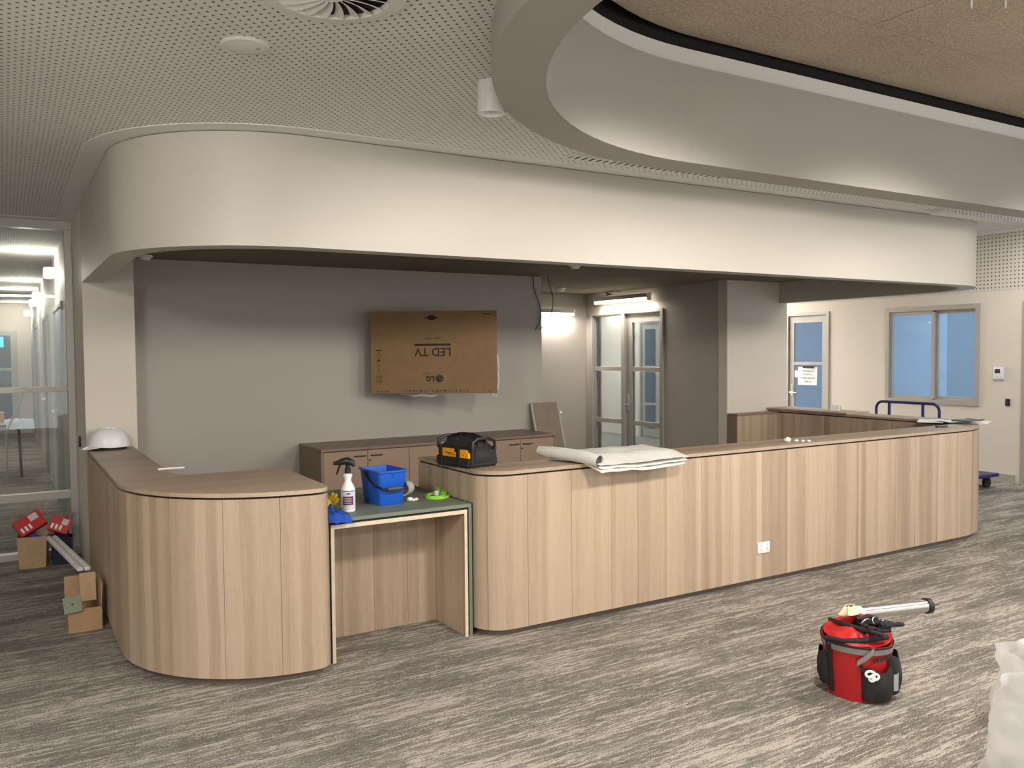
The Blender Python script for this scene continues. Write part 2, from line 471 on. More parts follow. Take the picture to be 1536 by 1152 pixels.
    def strip(s, path, off0, off1, z0, z1, uv=None):
        """a band of rectangular section between two offsets of an outline [(x,y,nx,ny)]"""
        P = [(x+nx*off0, y+ny*off0) for x, y, nx, ny in path]; Q = [(x+nx*off1, y+ny*off1) for x, y, nx, ny in path]
        n = len(P)
        vs = [(x, y, z0) for x, y in P]+[(x, y, z1) for x, y in P]+[(x, y, z0) for x, y in Q]+[(x, y, z1) for x, y in Q]
        fs = []; us = []
        L = [0.0]
        for i in range(1, n): L.append(L[-1]+math.hypot(path[i][0]-path[i-1][0], path[i][1]-path[i-1][1]))
        u0 = uv or 0.0
        for i in range(n-1):
            a, b = u0+L[i], u0+L[i+1]
            fs.append((i, i+1, n+i+1, n+i)); us.append([(a, z0), (b, z0), (b, z1), (a, z1)])
            fs.append((2*n+i+1, 2*n+i, 3*n+i, 3*n+i+1)); us.append([(b, z0), (a, z0), (a, z1), (b, z1)])
            fs.append((n+i, n+i+1, 3*n+i+1, 3*n+i)); us.append([(a, z1), (b, z1), (b, z1), (a, z1)])
            fs.append((i+1, i, 2*n+i, 2*n+i+1)); us.append([(b, z0), (a, z0), (a, z0), (b, z0)])
        fs.append((0, n, 3*n, 2*n)); us.append([(u0, z0), (u0, z1), (u0, z1), (u0, z0)])
        e = n-1; ue = u0+L[-1]
        fs.append((e, 2*n+e, 3*n+e, n+e)); us.append([(ue, z0), (ue, z0), (ue, z1), (ue, z1)])
        return s._add(vs, fs, us)

    def build(s, name, mat, parent=None, smooth=35, fix=True):
        org = ORG.get(parent.name, V((0, 0, 0))) if parent else V((0, 0, 0))
        me = bpy.data.meshes.new(name)
        me.from_pydata([tuple(p-org) for p in s.v], [], s.f)
        if s.uv:
            ul = me.uv_layers.new(name='UVMap')
            for p in me.polygons:
                u = s.uv.get(p.index)
                if u:
                    for k, li in enumerate(p.loop_indices): ul.data[li].uv = u[k]
        mats = mat if isinstance(mat, (list, tuple)) else [mat]
        for q in mats: me.materials.append(q)
        if len(mats) > 1:
            for p in me.polygons: p.material_index = s.mi[p.index]
        if fix:
            bm = bmesh.new(); bm.from_mesh(me)
            bmesh.ops.recalc_face_normals(bm, faces=bm.faces[:]); bm.to_mesh(me); bm.free()
        if smooth:
            me.polygons.foreach_set('use_smooth', [True]*len(me.polygons))
            try: me.set_sharp_from_angle(angle=rad(smooth))
            except Exception: pass
        me.update()
        o = bpy.data.objects.new(name, me); COL.objects.link(o)
        if parent: o.parent = parent
        ORG[o.name] = org
        return o


ORG = {}


def fr(b, x0, x1, y0, y1, z0, z1, ty0, ty1, tz0, tz1):
    """picture-frame of four butt-jointed bars in a plane of constant x"""
    b.box((x0, y0, z0), (x1, y0+ty0, z1)); b.box((x0, y1-ty1, z0), (x1, y1, z1))
    if tz0: b.box((x0, y0+ty0, z0), (x1, y1-ty1, z0+tz0))
    if tz1: b.box((x0, y0+ty0, z1-tz1), (x1, y1-ty1, z1))
    return b


def thing(name, label, cat, loc, group=None):
    o = bpy.data.objects.new(name, None); COL.objects.link(o)
    o.location = loc; o.empty_display_size = 0.05
    o['label'] = label; o['category'] = cat
    if group: o['group'] = group
    ORG[o.name] = V(loc)
    return o


def tag(o, label, cat, group=None):
    o['label'] = label; o['category'] = cat
    if group: o['group'] = group
    return o


def struct(o, label=None):
    o['kind'] = 'structure'
    if label: o['label'] = label
    return o


def sroot(name, loc=(0, 0, 0), label=None):
    o = bpy.data.objects.new(name, None); COL.objects.link(o); o.location = loc
    ORG[o.name] = V(loc); return struct(o, label)


def arc(cx, cy, r, a0, a1, n=16):
    return [(cx+r*cos(rad(a0+(a1-a0)*i/n)), cy+r*sin(rad(a0+(a1-a0)*i/n))) for i in range(n+1)]


def outline(pts, step=0.08):
    """polyline -> [(x,y,nx,ny)] with the outward normal on the right of travel"""
    q = []
    for p in pts:
        if not q or math.hypot(p[0]-q[-1][0], p[1]-q[-1][1]) > 1e-5: q.append(p)
    out = []
    for i, p in enumerate(q):
        a = q[max(0, i-1)]; b = q[min(len(q)-1, i+1)]
        if 0 < i < len(q)-1:
            t1 = V((p[0]-a[0], p[1]-a[1])).normalized(); t2 = V((b[0]-p[0], b[1]-p[1])).normalized(); t = (t1+t2)
            if t.length < 1e-6: t = t1
            t.normalize()
        else: t = V((b[0]-a[0], b[1]-a[1])).normalized()
        out.append((p[0], p[1], t.y, -t.x))
    return out


def cut(path, s0, s1):
    """piece of an outline between two arc lengths"""
    L = [0.0]
    for i in range(1, len(path)): L.append(L[-1]+math.hypot(path[i][0]-path[i-1][0], path[i][1]-path[i-1][1]))

    def at(s):
        for i in range(1, len(path)):
            if L[i] >= s-1e-9:
                f = (s-L[i-1])/max(1e-9, L[i]-L[i-1]); a, b = path[i-1], path[i]
                n = V((a[2]*(1-f)+b[2]*f, a[3]*(1-f)+b[3]*f)).normalized()
                return (a[0]*(1-f)+b[0]*f, a[1]*(1-f)+b[1]*f, n.x, n.y)
        return path[-1]
    return [at(s0)]+[path[i] for i in range(len(path)) if s0+1e-4 < L[i] < s1-1e-4]+[at(s1)]


def plen(path):
    return sum(math.hypot(path[i][0]-path[i-1][0], path[i][1]-path[i-1][1]) for i in range(1, len(path)))


def inset(path, d): return [(x-nx*d, y-ny*d) for x, y, nx, ny in path]


def text_mesh(body, size, name, mat, mtx, parent, ext=0.0006, bold=0.0):
    cu = bpy.data.curves.new(name, 'FONT'); cu.body = body; cu.size = size; cu.extrude = ext
    cu.align_x = 'CENTER'; cu.align_y = 'CENTER'; cu.offset = bold; cu.resolution_u = 3
    o = bpy.data.objects.new(name+'_curve', cu); COL.objects.link(o)
    dg = bpy.context.evaluated_depsgraph_get()
    me = bpy.data.meshes.new_from_object(o.evaluated_get(dg))
    bpy.data.objects.remove(o, do_unlink=True); bpy.data.curves.remove(cu)
    org = ORG.get(parent.name, V((0, 0, 0))) if parent else V((0, 0, 0))
    me.transform(MX.Translation(-org) @ mtx)
    me.materials.clear(); me.materials.append(mat); me.name = name
    ob = bpy.data.objects.new(name, me); COL.objects.link(ob)
    if parent: ob.parent = parent
    ORG[ob.name] = org
    return ob


def frame_mtx(o, x, y):
    x = V(x).normalized(); y = V(y).normalized(); z = x.cross(y)
    mm = MX.Identity(4)
    for i in range(3): mm[i][0] = x[i]; mm[i][1] = y[i]; mm[i][2] = z[i]; mm[i][3] = o[i]
    return mm


def TRZ(loc, deg): return MX.Translation(V(loc)) @ MX.Rotation(rad(deg), 4, 'Z')


# =================================================================== SETTING
CZ = 2.67       # main ceiling
NZ = 2.35       # ceiling behind the counter
HZ = 2.95       # ceiling of the corridor at the window wall
XL = 0.487      # face of the left side wall
XR = 6.67       # wall with the double doors
YW = 6.60       # white pier beside the double doors
XW = 10.15      # window wall

b = B(); b.box((-4, -6, -0.1), (13.6, 20.4, 0)); struct(b.build('floor', M['carpet']), 'streaky grey and beige carpet')

# main ceiling with a hole for the round-ended coffer
RC = (2.955, 1.627); RO = 1.757; RI = 1.569; RXE = 7.9


def stadium(r, cx=RC[0], xe=RXE, n=40):
    return arc(cx, RC[1], r, 90, 270, n)+arc(xe-1.5, RC[1], r, -90, 90, n)


RM = (RO+RI)/2
LA = arc(RC[0], RC[1], RM, 180, 90, 24); LB = arc(RC[0], RC[1], RM, 180, 270, 24)
RA = arc(RXE-1.5, RC[1], RM, 90, 0, 24); RB = arc(RXE-1.5, RC[1], RM, 270, 360, 24)
b = B()
for pa, ye in ((LA+RA, 20.4), (LB+RB, -6)):
    pts = [(-4, RC[1])]+pa+[(8.03, RC[1]), (8.03, ye), (-4, ye)]
    b._add([(x, y, CZ) for x, y in pts], [list(range(len(pts)))])
struct(b.build('ceiling', M['perf'], fix=False, smooth=0), 'perforated white plasterboard ceiling')
b = B(); b.box((8.03, -6, HZ), (13.6, 20.4, HZ+0.05)); b.box((8.03, -6, CZ), (8.05, 20.4, HZ+0.05))
struct(b.build('ceiling_corridor', M['ceilpaint']), 'plain raised corridor ceiling')

# nook ceiling
# (built after the bulkhead outline, below)
BHC = outline([(XL, 6.72), (XL, 5.8)]+arc(1.30, 4.90, 0.813, 180, 270, 28)+[(3.0, 4.087), (5.0, 4.087)]+arc(6.79, 4.897, 0.81, 270, 360, 28)+[(7.6, 5.8), (7.6, 6.59)])
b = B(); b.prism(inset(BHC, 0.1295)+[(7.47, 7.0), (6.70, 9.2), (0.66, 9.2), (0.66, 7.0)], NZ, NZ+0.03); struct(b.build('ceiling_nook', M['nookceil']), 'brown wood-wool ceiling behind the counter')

# ---- ring coffer
ring = outline(stadium(RO)+[stadium(RO)[0]])


def ringband(r0, r1, z0, z1, name, mat, label, close=True):
    P = stadium(r0); Q = stadium(r1); n = len(P)
    vs = [(x, y, z0) for x, y in P]+[(x, y, z1) for x, y in P]+[(x, y, z0) for x, y in Q]+[(x, y, z1) for x, y in Q]
    fs = []
    for i in range(n):
        j = (i+1) % n
        fs += [(i, j, n+j, n+i), (2*n+j, 2*n+i, 3*n+i, 3*n+j), (n+i, n+j, 3*n+j, 3*n+i), (j, i, 2*n+i, 2*n+j)]
    b = B(); b._add(vs, fs); return struct(b.build(name, mat), label)


ringband(RO, RI, 2.54, 3.022, 'trim_1', M['ringpaint'], 'round-ended grey dropped rim of the ceiling coffer')
ringband(RI+0.09, RI+0.022, 3.022, 3.110, 'trim_2', M['ceilpaint'], 'pale ledge above the coffer rim')
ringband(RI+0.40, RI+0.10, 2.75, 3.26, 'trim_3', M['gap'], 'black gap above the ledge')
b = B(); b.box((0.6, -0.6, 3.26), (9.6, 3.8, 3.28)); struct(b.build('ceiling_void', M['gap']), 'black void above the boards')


def clip(poly, ax, lim, keep_less):
    out = []
    n = len(poly)
    for i in range(n):
        p, q = poly[i], poly[(i+1) % n]
        ip = (p[ax] <= lim) == keep_less or p[ax] == lim; iq = (q[ax] <= lim) == keep_less or q[ax] == lim
        if ip: out.append(p)
        if ip != iq:
            f = (lim-p[ax])/(q[ax]-p[ax]); out.append((p[0]+f*(q[0]-p[0]), p[1]+f*(q[1]-p[1])))
    return out


TZ = 3.186
raised = sroot('ceiling_coffer', (4, 1.4, TZ), 'wood-wool acoustic boards inside the coffer')
base_poly = arc(3.08, RC[1], 1.614, 90, 270, 36)+arc(6.4, RC[1], 1.614, -90, 90, 24)
rows = [(2.685, 3.6, 4.759, 2.8), (1.980, 2.685, 3.701, 1.41), (1.275, 1.980, 3.0, 1.41), (0.570, 1.275, 3.701, 1.41), (-0.3, 0.570, 3.0, 1.41)]
for y0, y1, xo, p in rows:
    k = -3
    while xo+k*p < 9.6:
        x0, x1 = xo+k*p, xo+(k+1)*p; k += 1
        q = base_poly
        for ax, lim, less in ((0, x0+0.002, False), (0, x1-0.002, True), (1, y0+0.002, False), (1, y1-0.002, True)):
            if q: q = clip(q, ax, lim, less)
        if len(q) > 2:
            dz = random.uniform(0, 0.003)
            b = B(); b.prism(q, TZ+dz, TZ+0.03); b.build('ceiling_board', M['tile'], raised, smooth=0)

# ---- walls
b = B(); b.box((XL, 7.15, 0), (0.66, 20.2, CZ)); struct(b.build('wall_left', M['paint']), 'cream side wall of the glazed corridor')
b = B(); b.box((XL, 6.72, 0), (0.825, 7.15, CZ)); struct(b.build('wall_pier', M['paint']), 'short cream wall behind the curved counter')
b = B(); b.box((0.66, 7.151, 0), (4.65, 7.32, CZ)); struct(b.build('wall_back', M['nookpaint']), 'grey wall carrying the boxed television')
b = B(); b.box((0.66, 9.18, 0), (XR+0.14, 9.3, NZ+0.03)); struct(b.build('wall_rear', M['nookpaint']), 'beige end wall of the passage')
DY0, DY1, DZ = 7.63, 9.06, 2.10
b = B()
b.box((XR+0.01, 6.72, 0), (XR+0.13, DY0, CZ)); b.box((XR+0.01, DY1, 0), (XR+0.13, 14.2, CZ)); b.box((XR+0.01, DY0, DZ), (XR+0.13, DY1, CZ))
struct(b.build('wall_passage', M['nookpaint']), 'beige wall with the glazed double doors')
b = B(); b.box((XR, YW, 0), (7.6, 6.73, CZ)); struct(b.build('wall_white', M['paint']), 'white pier beside the passage')
b = B(); b.box((7.46, 14.1, 0), (XW, 14.25, HZ)); b.box((XR, 14.1, 0), (7.46, 14.25, HZ)); struct(b.build('wall_far', M['paint']))
# window wall with openings: window and three doors
WY0, WY1, WZ0, WZ1 = 5.865, 7.133, 0.89, 2.14
OPS = [(3.2, 5.365, 0, 2.135), (WY0, WY1, WZ0, WZ1), (8.045, 8.82, 0, 2.142), (11.70, 12.27, 0, 2.142)]
PZ = 2.275
b = B(); y = -6
for (a0, a1, z0, z1) in OPS:
    b.box((XW, y, 0), (XW+0.12, a0, PZ)); b.box((XW, a0, z1), (XW+0.12, a1, PZ))
    if z0 > 0: b.box((XW, a0, 0), (XW+0.12, a1, z0))
    y = a1
b.box((XW, y, 0), (XW+0.12, 14.2, PZ))
struct(b.build('wall_right', M['paint']), 'cream wall with the sliding window')
b = B(); b.box((XW+0.01, -6, PZ), (XW+0.12, 14.2, HZ)); struct(b.build('wall_right_upper', M['perfwall']), 'perforated acoustic band above the window')
b = B(); b.box((XW-0.012, OPS[0][1]+0.06, 0), (XW, 8.0, 0.10)); b.box((XW-0.012, 8.87, 0), (XW, 11.6, 0.10)); struct(b.build('baseboard_right', M['alu']), 'grey skirting under the window')
b = B(); b.box((13.5, -6, 0), (13.6, 14.2, HZ)); b.box((XW+0.12, 14.1, 0), (13.6, 14.2, HZ)); b.box((XW+0.12, 4.6, 0), (13.5, 4.7, HZ)); b.box((XW+0.12, 7.55, 0), (12.2, 7.62, HZ))
struct(b.build('wall_outer', M['bluepaint']), 'pale wall of the daylit room beyond the window')
b = B(); b.box((-4.1, -6, 0), (-4, 20.4, CZ)); struct(b.build('wall_side', M['paint']))
# end wall of the glazed corridor
b = B(); b.box((-4, 20.2, 0), (0.6, 20.3, CZ)); struct(b.build('wall_end', M['paint']), 'cream end wall of the glazed corridor')

# ---- bulkhead over the counter
BH = outline([(XL, 6.72)]+[(XL, 5.8)]+arc(1.30, 4.90, 0.813, 180, 270, 28)+[(3.0, 4.087), (5.0, 4.087)]+arc(6.79, 4.897, 0.81, 270, 360, 28)+[(7.6, 5.8), (7.6, 6.66)])
b = B(); b.strip(BH, 0, -0.13, 2.12, 2.662); struct(b.build('wall_bulkhead', M['fascia'], smooth=40), 'curved cream fascia over the reception counter')
b = B(); b.strip(BH, -0.012, -0.12, 2.662, CZ); struct(b.build('trim_4', M['gap']), 'dark shadow gap above the fascia')
b = B(); b.strip(BH, 0.115, -0.02, CZ-0.004, CZ+0.01); struct(b.build('trim_5', M['ceilpaint']), 'plain ceiling margin around the fascia')
b = B(); b.box((XL-0.10, 6.735, CZ-0.004), (XL, 7.62, CZ+0.01)); b.box((-4, 7.50, CZ-0.0045), (XL-0.0, 7.619, CZ+0.01)); struct(b.build('trim_6', M['ceilpaint']), 'plain ceiling margin at the glazing')
b = B(); b.box((XW-2.12, -6, CZ-0.003), (XW-2.36, 20, CZ+0.01)); struct(b.build('trim_7', M['ceilpaint']), 'plain ceiling margin at the corridor')

# ---- glazed screen across the corridor
GY = 7.65
gz = sroot('window_2', (-1.5, GY, 0), 'aluminium framed glazed screen to the corridor')
for xa, xb in [(0.43, XL), (-1.55, -1.49), (-3.95, -3.89)]:
    b = B(); b.box((xa, GY-0.03, 0.05), (xb-0.0005, GY+0.05, 2.60), 0.003, 1); b.build('mullion', M['alu'], gz)
b = B(); b.box((-4, GY-0.031, 2.60), (XL, GY+0.051, CZ)); b.build('head_rail', M['alu'], gz)
b = B(); b.box((-4, GY-0.031, 0), (XL, GY+0.051, 0.05)); b.build('bottom_rail', M['alu'], gz)
for z0, z1 in [(1.312, 1.355), (0.455, 0.515)]:
    b = B(); b.box((-4, GY-0.028, z0), (0.43, GY+0.048, z1), 0.002, 1); b.build('transom', M['alu'], gz)
for xa, xb in [(-1.49, 0.43), (-3.89, -1.55)]:
    for z0, z1 in [(0.05, 0.455), (0.515, 1.312), (1.355, 2.60)]:
        b = B(); b.box((xa, GY+0.004, z0), (xb, GY+0.010, z1)); b.build('pane', M['glass'], gz)

# ---- sliding window
wn = sroot('window_1', (XW, (WY0+WY1)/2, WZ0), 'grey framed sliding window with blue light behind')
b = B(); fr(b, XW-0.02, XW+0.10, WY0, WY1, WZ0, WZ1, 0.05, 0.05, 0.055, 0.06); b.build('frame', M['alu'], wn)
ym = 6.47
for k, (y0, y1, x) in enumerate([(WY0+0.05, ym+0.0, XW+0.055), (ym-0.02, WY1-0.05, XW+0.02)]):
    b = B(); t = 0.045
    fr(b, x-0.015, x+0.015, y0, y1, WZ0+0.055, WZ1-0.06, t*(1.0 if k else .5), t*(.8 if k else 1.0), t, t)
    sh = b.build('sash', M['alu'], wn)
    b = B(); b.box((x-0.003, y0+0.01, WZ0+0.06), (x+0.003, y1-0.01, WZ1-0.065)); b.build('pane', M['glassb'], sh)
b = B(); b.box((XW+0.0, ym-0.035, WZ1-0.075), (XW+0.012, ym+0.005, WZ1-0.055)); b.box((XW+0.0, ym-0.025, WZ0+0.05), (XW+0.012, ym, WZ0+0.065)); b.build('guide_block', M['black'], wn)


def glazed_door(name, x, y0, y1, ztop, ymat, label, mids, handle_y, flip=1, jamb=0.045, stile=0.085, d=0.05):
    """aluminium door in a wall of constant x; mids = heights of cross rails"""
    r = sroot(name, (x, (y0+y1)/2, 0), label)
    b = B(); fr(b, x-0.02, x+0.12, y0, y1, 0, ztop, jamb, jamb, 0, jamb); b.build('frame', M['alu'], r)
    a0, a1, zt = y0+jamb+0.003, y1-jamb-0.003, ztop-jamb-0.003
    b = B(); xa, xb = x+0.01, x+0.05
    fr(b, xa, xb, a0, a1, 0.01, zt, stile, stile, 0.15, 0.10)
    for z in mids: b.box((xa+0.001, a0+stile, z-0.022), (xb-0.001, a1-stile, z+0.022))
    lf = b.build('door_leaf', M['alu'], r)
    zz = [0.16]+sorted(mids)+[zt-0.10]
    for i in range(len(zz)-1):
        b = B(); b.box((x+0.027, a0+stile, zz[i]), (x+0.033, a1-stile, zz[i+1])); b.build('pane', ymat, lf)
    b = B(); s = 1 if handle_y < (y0+y1)/2 else -1
    b.box((x+0.002, handle_y-0.025, 0.90), (x+0.01, handle_y+0.025, 1.08), 0.003, 1)
    b.tube([(x+0.005, handle_y, 0.955), (x-0.05, handle_y, 0.955), (x-0.055, handle_y+s*0.03, 0.955), (x-0.055, handle_y+s*0.13, 0.955)], 0.009, 8)
    b.lathe([(0.012, 0), (0.012, 0.012)], 10, (x-0.002, handle_y, 1.04))
    b.build('handle', M['chrome'], r)
    return r


glazed_door('door_1', XW, 8.045, 8.82, 2.142, M['glassb'], 'grey framed glass door carrying a paper notice', [1.39], 8.72)
glazed_door('door_2', XW, 11.70, 12.27, 2.142, M['glassb'], 'glass door seen through the double doors', [1.30, 0.62], 12.18)
glazed_door('door_3', XW, 4.44, 5.365, 2.135, M['glassb'], 'grey door at the picture edge', [1.30], 4.55)
# double doors of the passage
dd = sroot('door_4', (XR, (DY0+DY1)/2, 0), 'aluminium framed glazed double doors')
x = XR
b = B(); fr(b, x-0.012, x+0.129, DY0, DY1, 0, DZ, 0.04, 0.04, 0, 0.035)
YM = 8.38
b.box((x-0.011, YM-0.03, 0), (x+0.128, YM+0.03, DZ-0.035))
b.build('frame', M['alu'], dd)
for (a0, a1, st, top) in [(DY0+0.043, YM-0.033, 0.10, 0.11), (YM+0.033, DY1-0.043, 0.012, 0.012)]:
    b = B(); xa, xb = x+0.03, x+0.07; zt = DZ-0.038
    fr(b, xa, xb, a0, a1, 0.01, zt, st*0.55, st, 0.11, top)
    for z in (1.37, 0.70): b.box((xa+0.001, a0+st*0.55, z-0.028), (xb-0.001, a1-st, z+0.028))
    lf = b.build('door_leaf', M['alu'], dd)
    for z0, z1 in [(0.12, 0.67), (0.73, 1.34), (1.40, zt-top)]:
        b = B(); b.box((x+0.047, a0+st*0.55, z0), (x+0.053, a1-st, z1)); b.build('pane', M['glass'], lf)
b = B(); b.box((x+0.018, YM-0.085, 0.86), (x+0.03, YM-0.045, 1.06), 0.003, 1)
b.tube([(x+0.02, YM-0.065, 0.93), (x-0.04, YM-0.065, 0.93), (x-0.045, YM-0.10, 0.93), (x-0.045, YM-0.20, 0.93)], 0.009, 8); b.build('handle', M['chrome'], dd)

# doors along the glazed corridor and its end window
for i, (y0, y1) in enumerate([(9.1, 10.5), (12.3, 13.4), (15.6, 17.4)]):
    r = sroot('door_%d' % (5+i), (XL, (y0+y1)/2, 0), ['nearest grey door in the glazed corridor', 'second grey door in the glazed corridor', 'third grey door in the glazed corridor'][i])
    b = B(); fr(b, XL-0.02, XL-0.0005, y0-0.05, y1+0.05, 0, 2.12, 0.05, 0.05, 0, 0.05); b.build('frame', M['alu'], r)
    b = B(); b.box((XL-0.008, y0, 0.01), (XL-0.0005, y1, 2.07)); b.build('door_leaf', M['greydoor'], r)
    b = B(); b.tube([(XL-0.008, y1-0.08, 1.0), (XL-0.05, y1-0.08, 1.0), (XL-0.05, y1-0.2, 1.0)], 0.01, 8); b.build('handle', M['chrome'], r)
ew = sroot('window_3', (-0.5, 20.19, 0.2), 'dark glazed door at the end of the corridor')
b = B(); b.box((-1.4, 20.14, 0), (-1.25, 20.2, 2.12)); b.box((0.12, 20.14, 0), (0.24, 20.2, 2.12)); b.box((-1.25, 20.14, 2.02), (0.12, 20.2, 2.12)); b.box((-1.25, 20.14, 1.30), (0.12, 20.2, 1.36)); b.box((-1.25, 20.14, 0), (0.12, 20.2, 0.15)); b.build('frame', M['alu'], ew)
for z0, z1 in [(0.15, 1.30), (1.36, 2.02)]:
    b = B(); b.box((-1.25, 20.17, z0), (0.12, 20.18, z1)); b.build('pane', M['darkpane'], ew)
b = B(); b.box((-0.6, 20.155, 1.78), (0.0, 20.165, 2.0)); b.build('cyan_patch', M['cyanglow'], ew)  # self-glowing cyan patch in the upper pane

# =================================================================== JOINERY
KB = 0.04; GZ0 = 0.905; GZ1 = 0.916; TOPZ = 0.936


def counter(name, label, outer, innerpts, loc, bw, topmat=None):
    r = thing(name, label, 'counter', loc)
    Lp = plen(outer); n = max(1, round(Lp/bw)); wds = [random.uniform(0.8, 1.2) for _ in range(n)]; sm = sum(wds); s = 0.0
    for wd in wds:
        s1 = s+wd/sm*Lp
        b = B(); b.strip(cut(outer, s+0.0008, s1-0.0008), 0, -0.017, KB, GZ0, uv=s); b.build('board', M['oak'], r, smooth=20); s = s1
    oo = [(p[0], p[1]) for p in outer]
    b = B(); b.prism(oo+innerpts, GZ1, TOPZ); b.build('countertop', M['oaktop'], r, smooth=20)
    body = inset(outer, 0.0172)
    b = B(); b.prism(body+innerpts, KB, GZ0-0.002); b.build('carcass', M['oakv'], r, smooth=20)
    b = B(); b.prism(inset(outer, 0.014)+innerpts, GZ0-0.002, GZ1); b.build('shadow_gap', M['gap'], r, smooth=20)
    b = B(); b.prism(inset(outer, 0.04)+innerpts, 0.0, KB); b.build('kickboard', M['kick'], r, smooth=20)
    return r


LO = outline([(XL, 6.715), (XL, 5.8)]+arc(1.287, 4.828, 0.80, 180, 270, 32)+arc(1.287, 4.118, 0.09, 270, 360, 10)+[(1.377, 4.90)])
LI = [(1.10, 4.905)]+arc(0.90, 5.03, 0.115, 270, 180, 8)+[(0.785, 6.715)]
counter('reception_counter', 'curved oak counter end carrying the white hard hat', LO, LI, (0.9, 4.7, 0), 0.24)
RXO = outline([(2.243, 4.90)]+arc(2.423, 4.208, 0.18, 180, 270, 14)+[(3.5, 4.028), (5.2, 4.028)]+arc(6.75, 4.878, 0.85, 270, 360, 30)+[(7.6, 5.8), (7.6, 6.595)])
RXI = [(7.3, 6.595)]+arc(7.1, 4.53, 0.2, 360, 270, 8)+arc(2.70, 4.48, 0.15, 270, 180, 6)+[(2.55, 4.90)]
longc = counter('reception_counter', 'long oak plank counter carrying the black tool bag and drop sheet', RXO, RXI, (4.9, 4.4, 0), 0.25)
# inside face of the return: vertical boards
y = 4.7
while y < 6.5:
    y1 = min(6.59, y+random.uniform(0.16, 0.22))
    b = B(); b.box((7.288, y+0.001, 0.02), (7.30, y1-0.001, GZ0)); b.build('inner_board', M['oaky'], longc, smooth=0); y = y1
# joinery under the white pier
jp = thing('joinery_panel', 'low oak cabinet panel under the white pier', 'panel', (6.98, 6.53, 0))
b = B(); b.box((XR+0.0, 6.455, 0.0), (7.285, 6.598, 0.895)); b.build('carcass', M['oakv'], jp, smooth=0)
b = B(); b.box((XR-0.004, 6.445, 0.897), (7.285, 6.598, 0.915)); b.build('panel_top', M['cabtop'], jp, smooth=0)
b = B(); b.box((XR+0.06, 6.449, 0.12), (7.22, 6.456, 0.60), 0.002, 1); b.build('door', M['oakv'], jp, smooth=0)
b = B(); b.box((XR-0.004, 6.452, 0.0), (XR+0.0, 6.598, 0.895)); b.build('side_panel', M['cabside'], jp, smooth=0)

# ---- low desk between the counters
dk = thing('low_desk', 'low desk with sage green top and oak lining between the counters', 'desk', (1.81, 4.6, 0))
Dx0, Dx1, Dy = 1.381, 2.238, 4.165
b = B(); b.box((Dx0+0.002, Dy, 0.730), (Dx1-0.008, 5.06, 0.750), 0.001, 1); b.build('green_top', M['green'], dk, smooth=0)
for xa in (Dx0+0.002, Dx1-0.026):
    b = B(); b.box((xa, Dy, 0.0), (xa+0.018, 4.60, 0.7295)); b.build('green_side', M['green'], dk, smooth=0)
b = B(); b.box((Dx0+0.02, Dy+0.008, 0.718), (Dx1-0.026, 4.60, 0.73)); b.box((Dx0+0.02, Dy+0.008, 0), (Dx0+0.030, 4.6, 0.718)); b.box((Dx1-0.036, Dy+0.008, 0), (Dx1-0.026, 4.6, 0.718)); b.box((Dx1-0.008, Dy+0.012, 0), (Dx1+0.004, 4.6, 0.75)); b.build('shadow_gap', M['gap'], dk, smooth=0)
b = B(); b.box((Dx0+0.030, Dy+0.002, 0.697), (Dx1-0.036, 4.56, 0.718)); b.build('lining_top', M['oaktop'], dk, smooth=0)
for xa in (Dx0+0.030, Dx1-0.054):
    b = B(); b.box((xa, Dy+0.002, 0.0), (xa+0.018, 4.56, 0.697)); b.build('lining_side', M['oaky'], dk, smooth=0)
b = B(); b.box((Dx0+0.030, Dy, 0.697), (Dx1-0.036, Dy+0.002, 0.718)); b.box((Dx0+0.030, Dy, 0), (Dx0+0.048, Dy+0.002, 0.697)); b.box((Dx1-0.054, Dy, 0), (Dx1-0.036, Dy+0.002, 0.697)); b.build('birch_edging', M['ply'], dk, smooth=0)
xs = [Dx0+0.048, 1.705, 2.14, Dx1-0.054]
xs = [Dx0+0.048, 1.60, 1.79, 2.0, Dx1-0.054]
for i in range(4):
    b = B(); b.box((xs[i]+0.0008, 4.54, 0.0), (xs[i+1]-0.0008, 4.556, 0.697)); b.build('board', M['oakv'], dk, smooth=0)

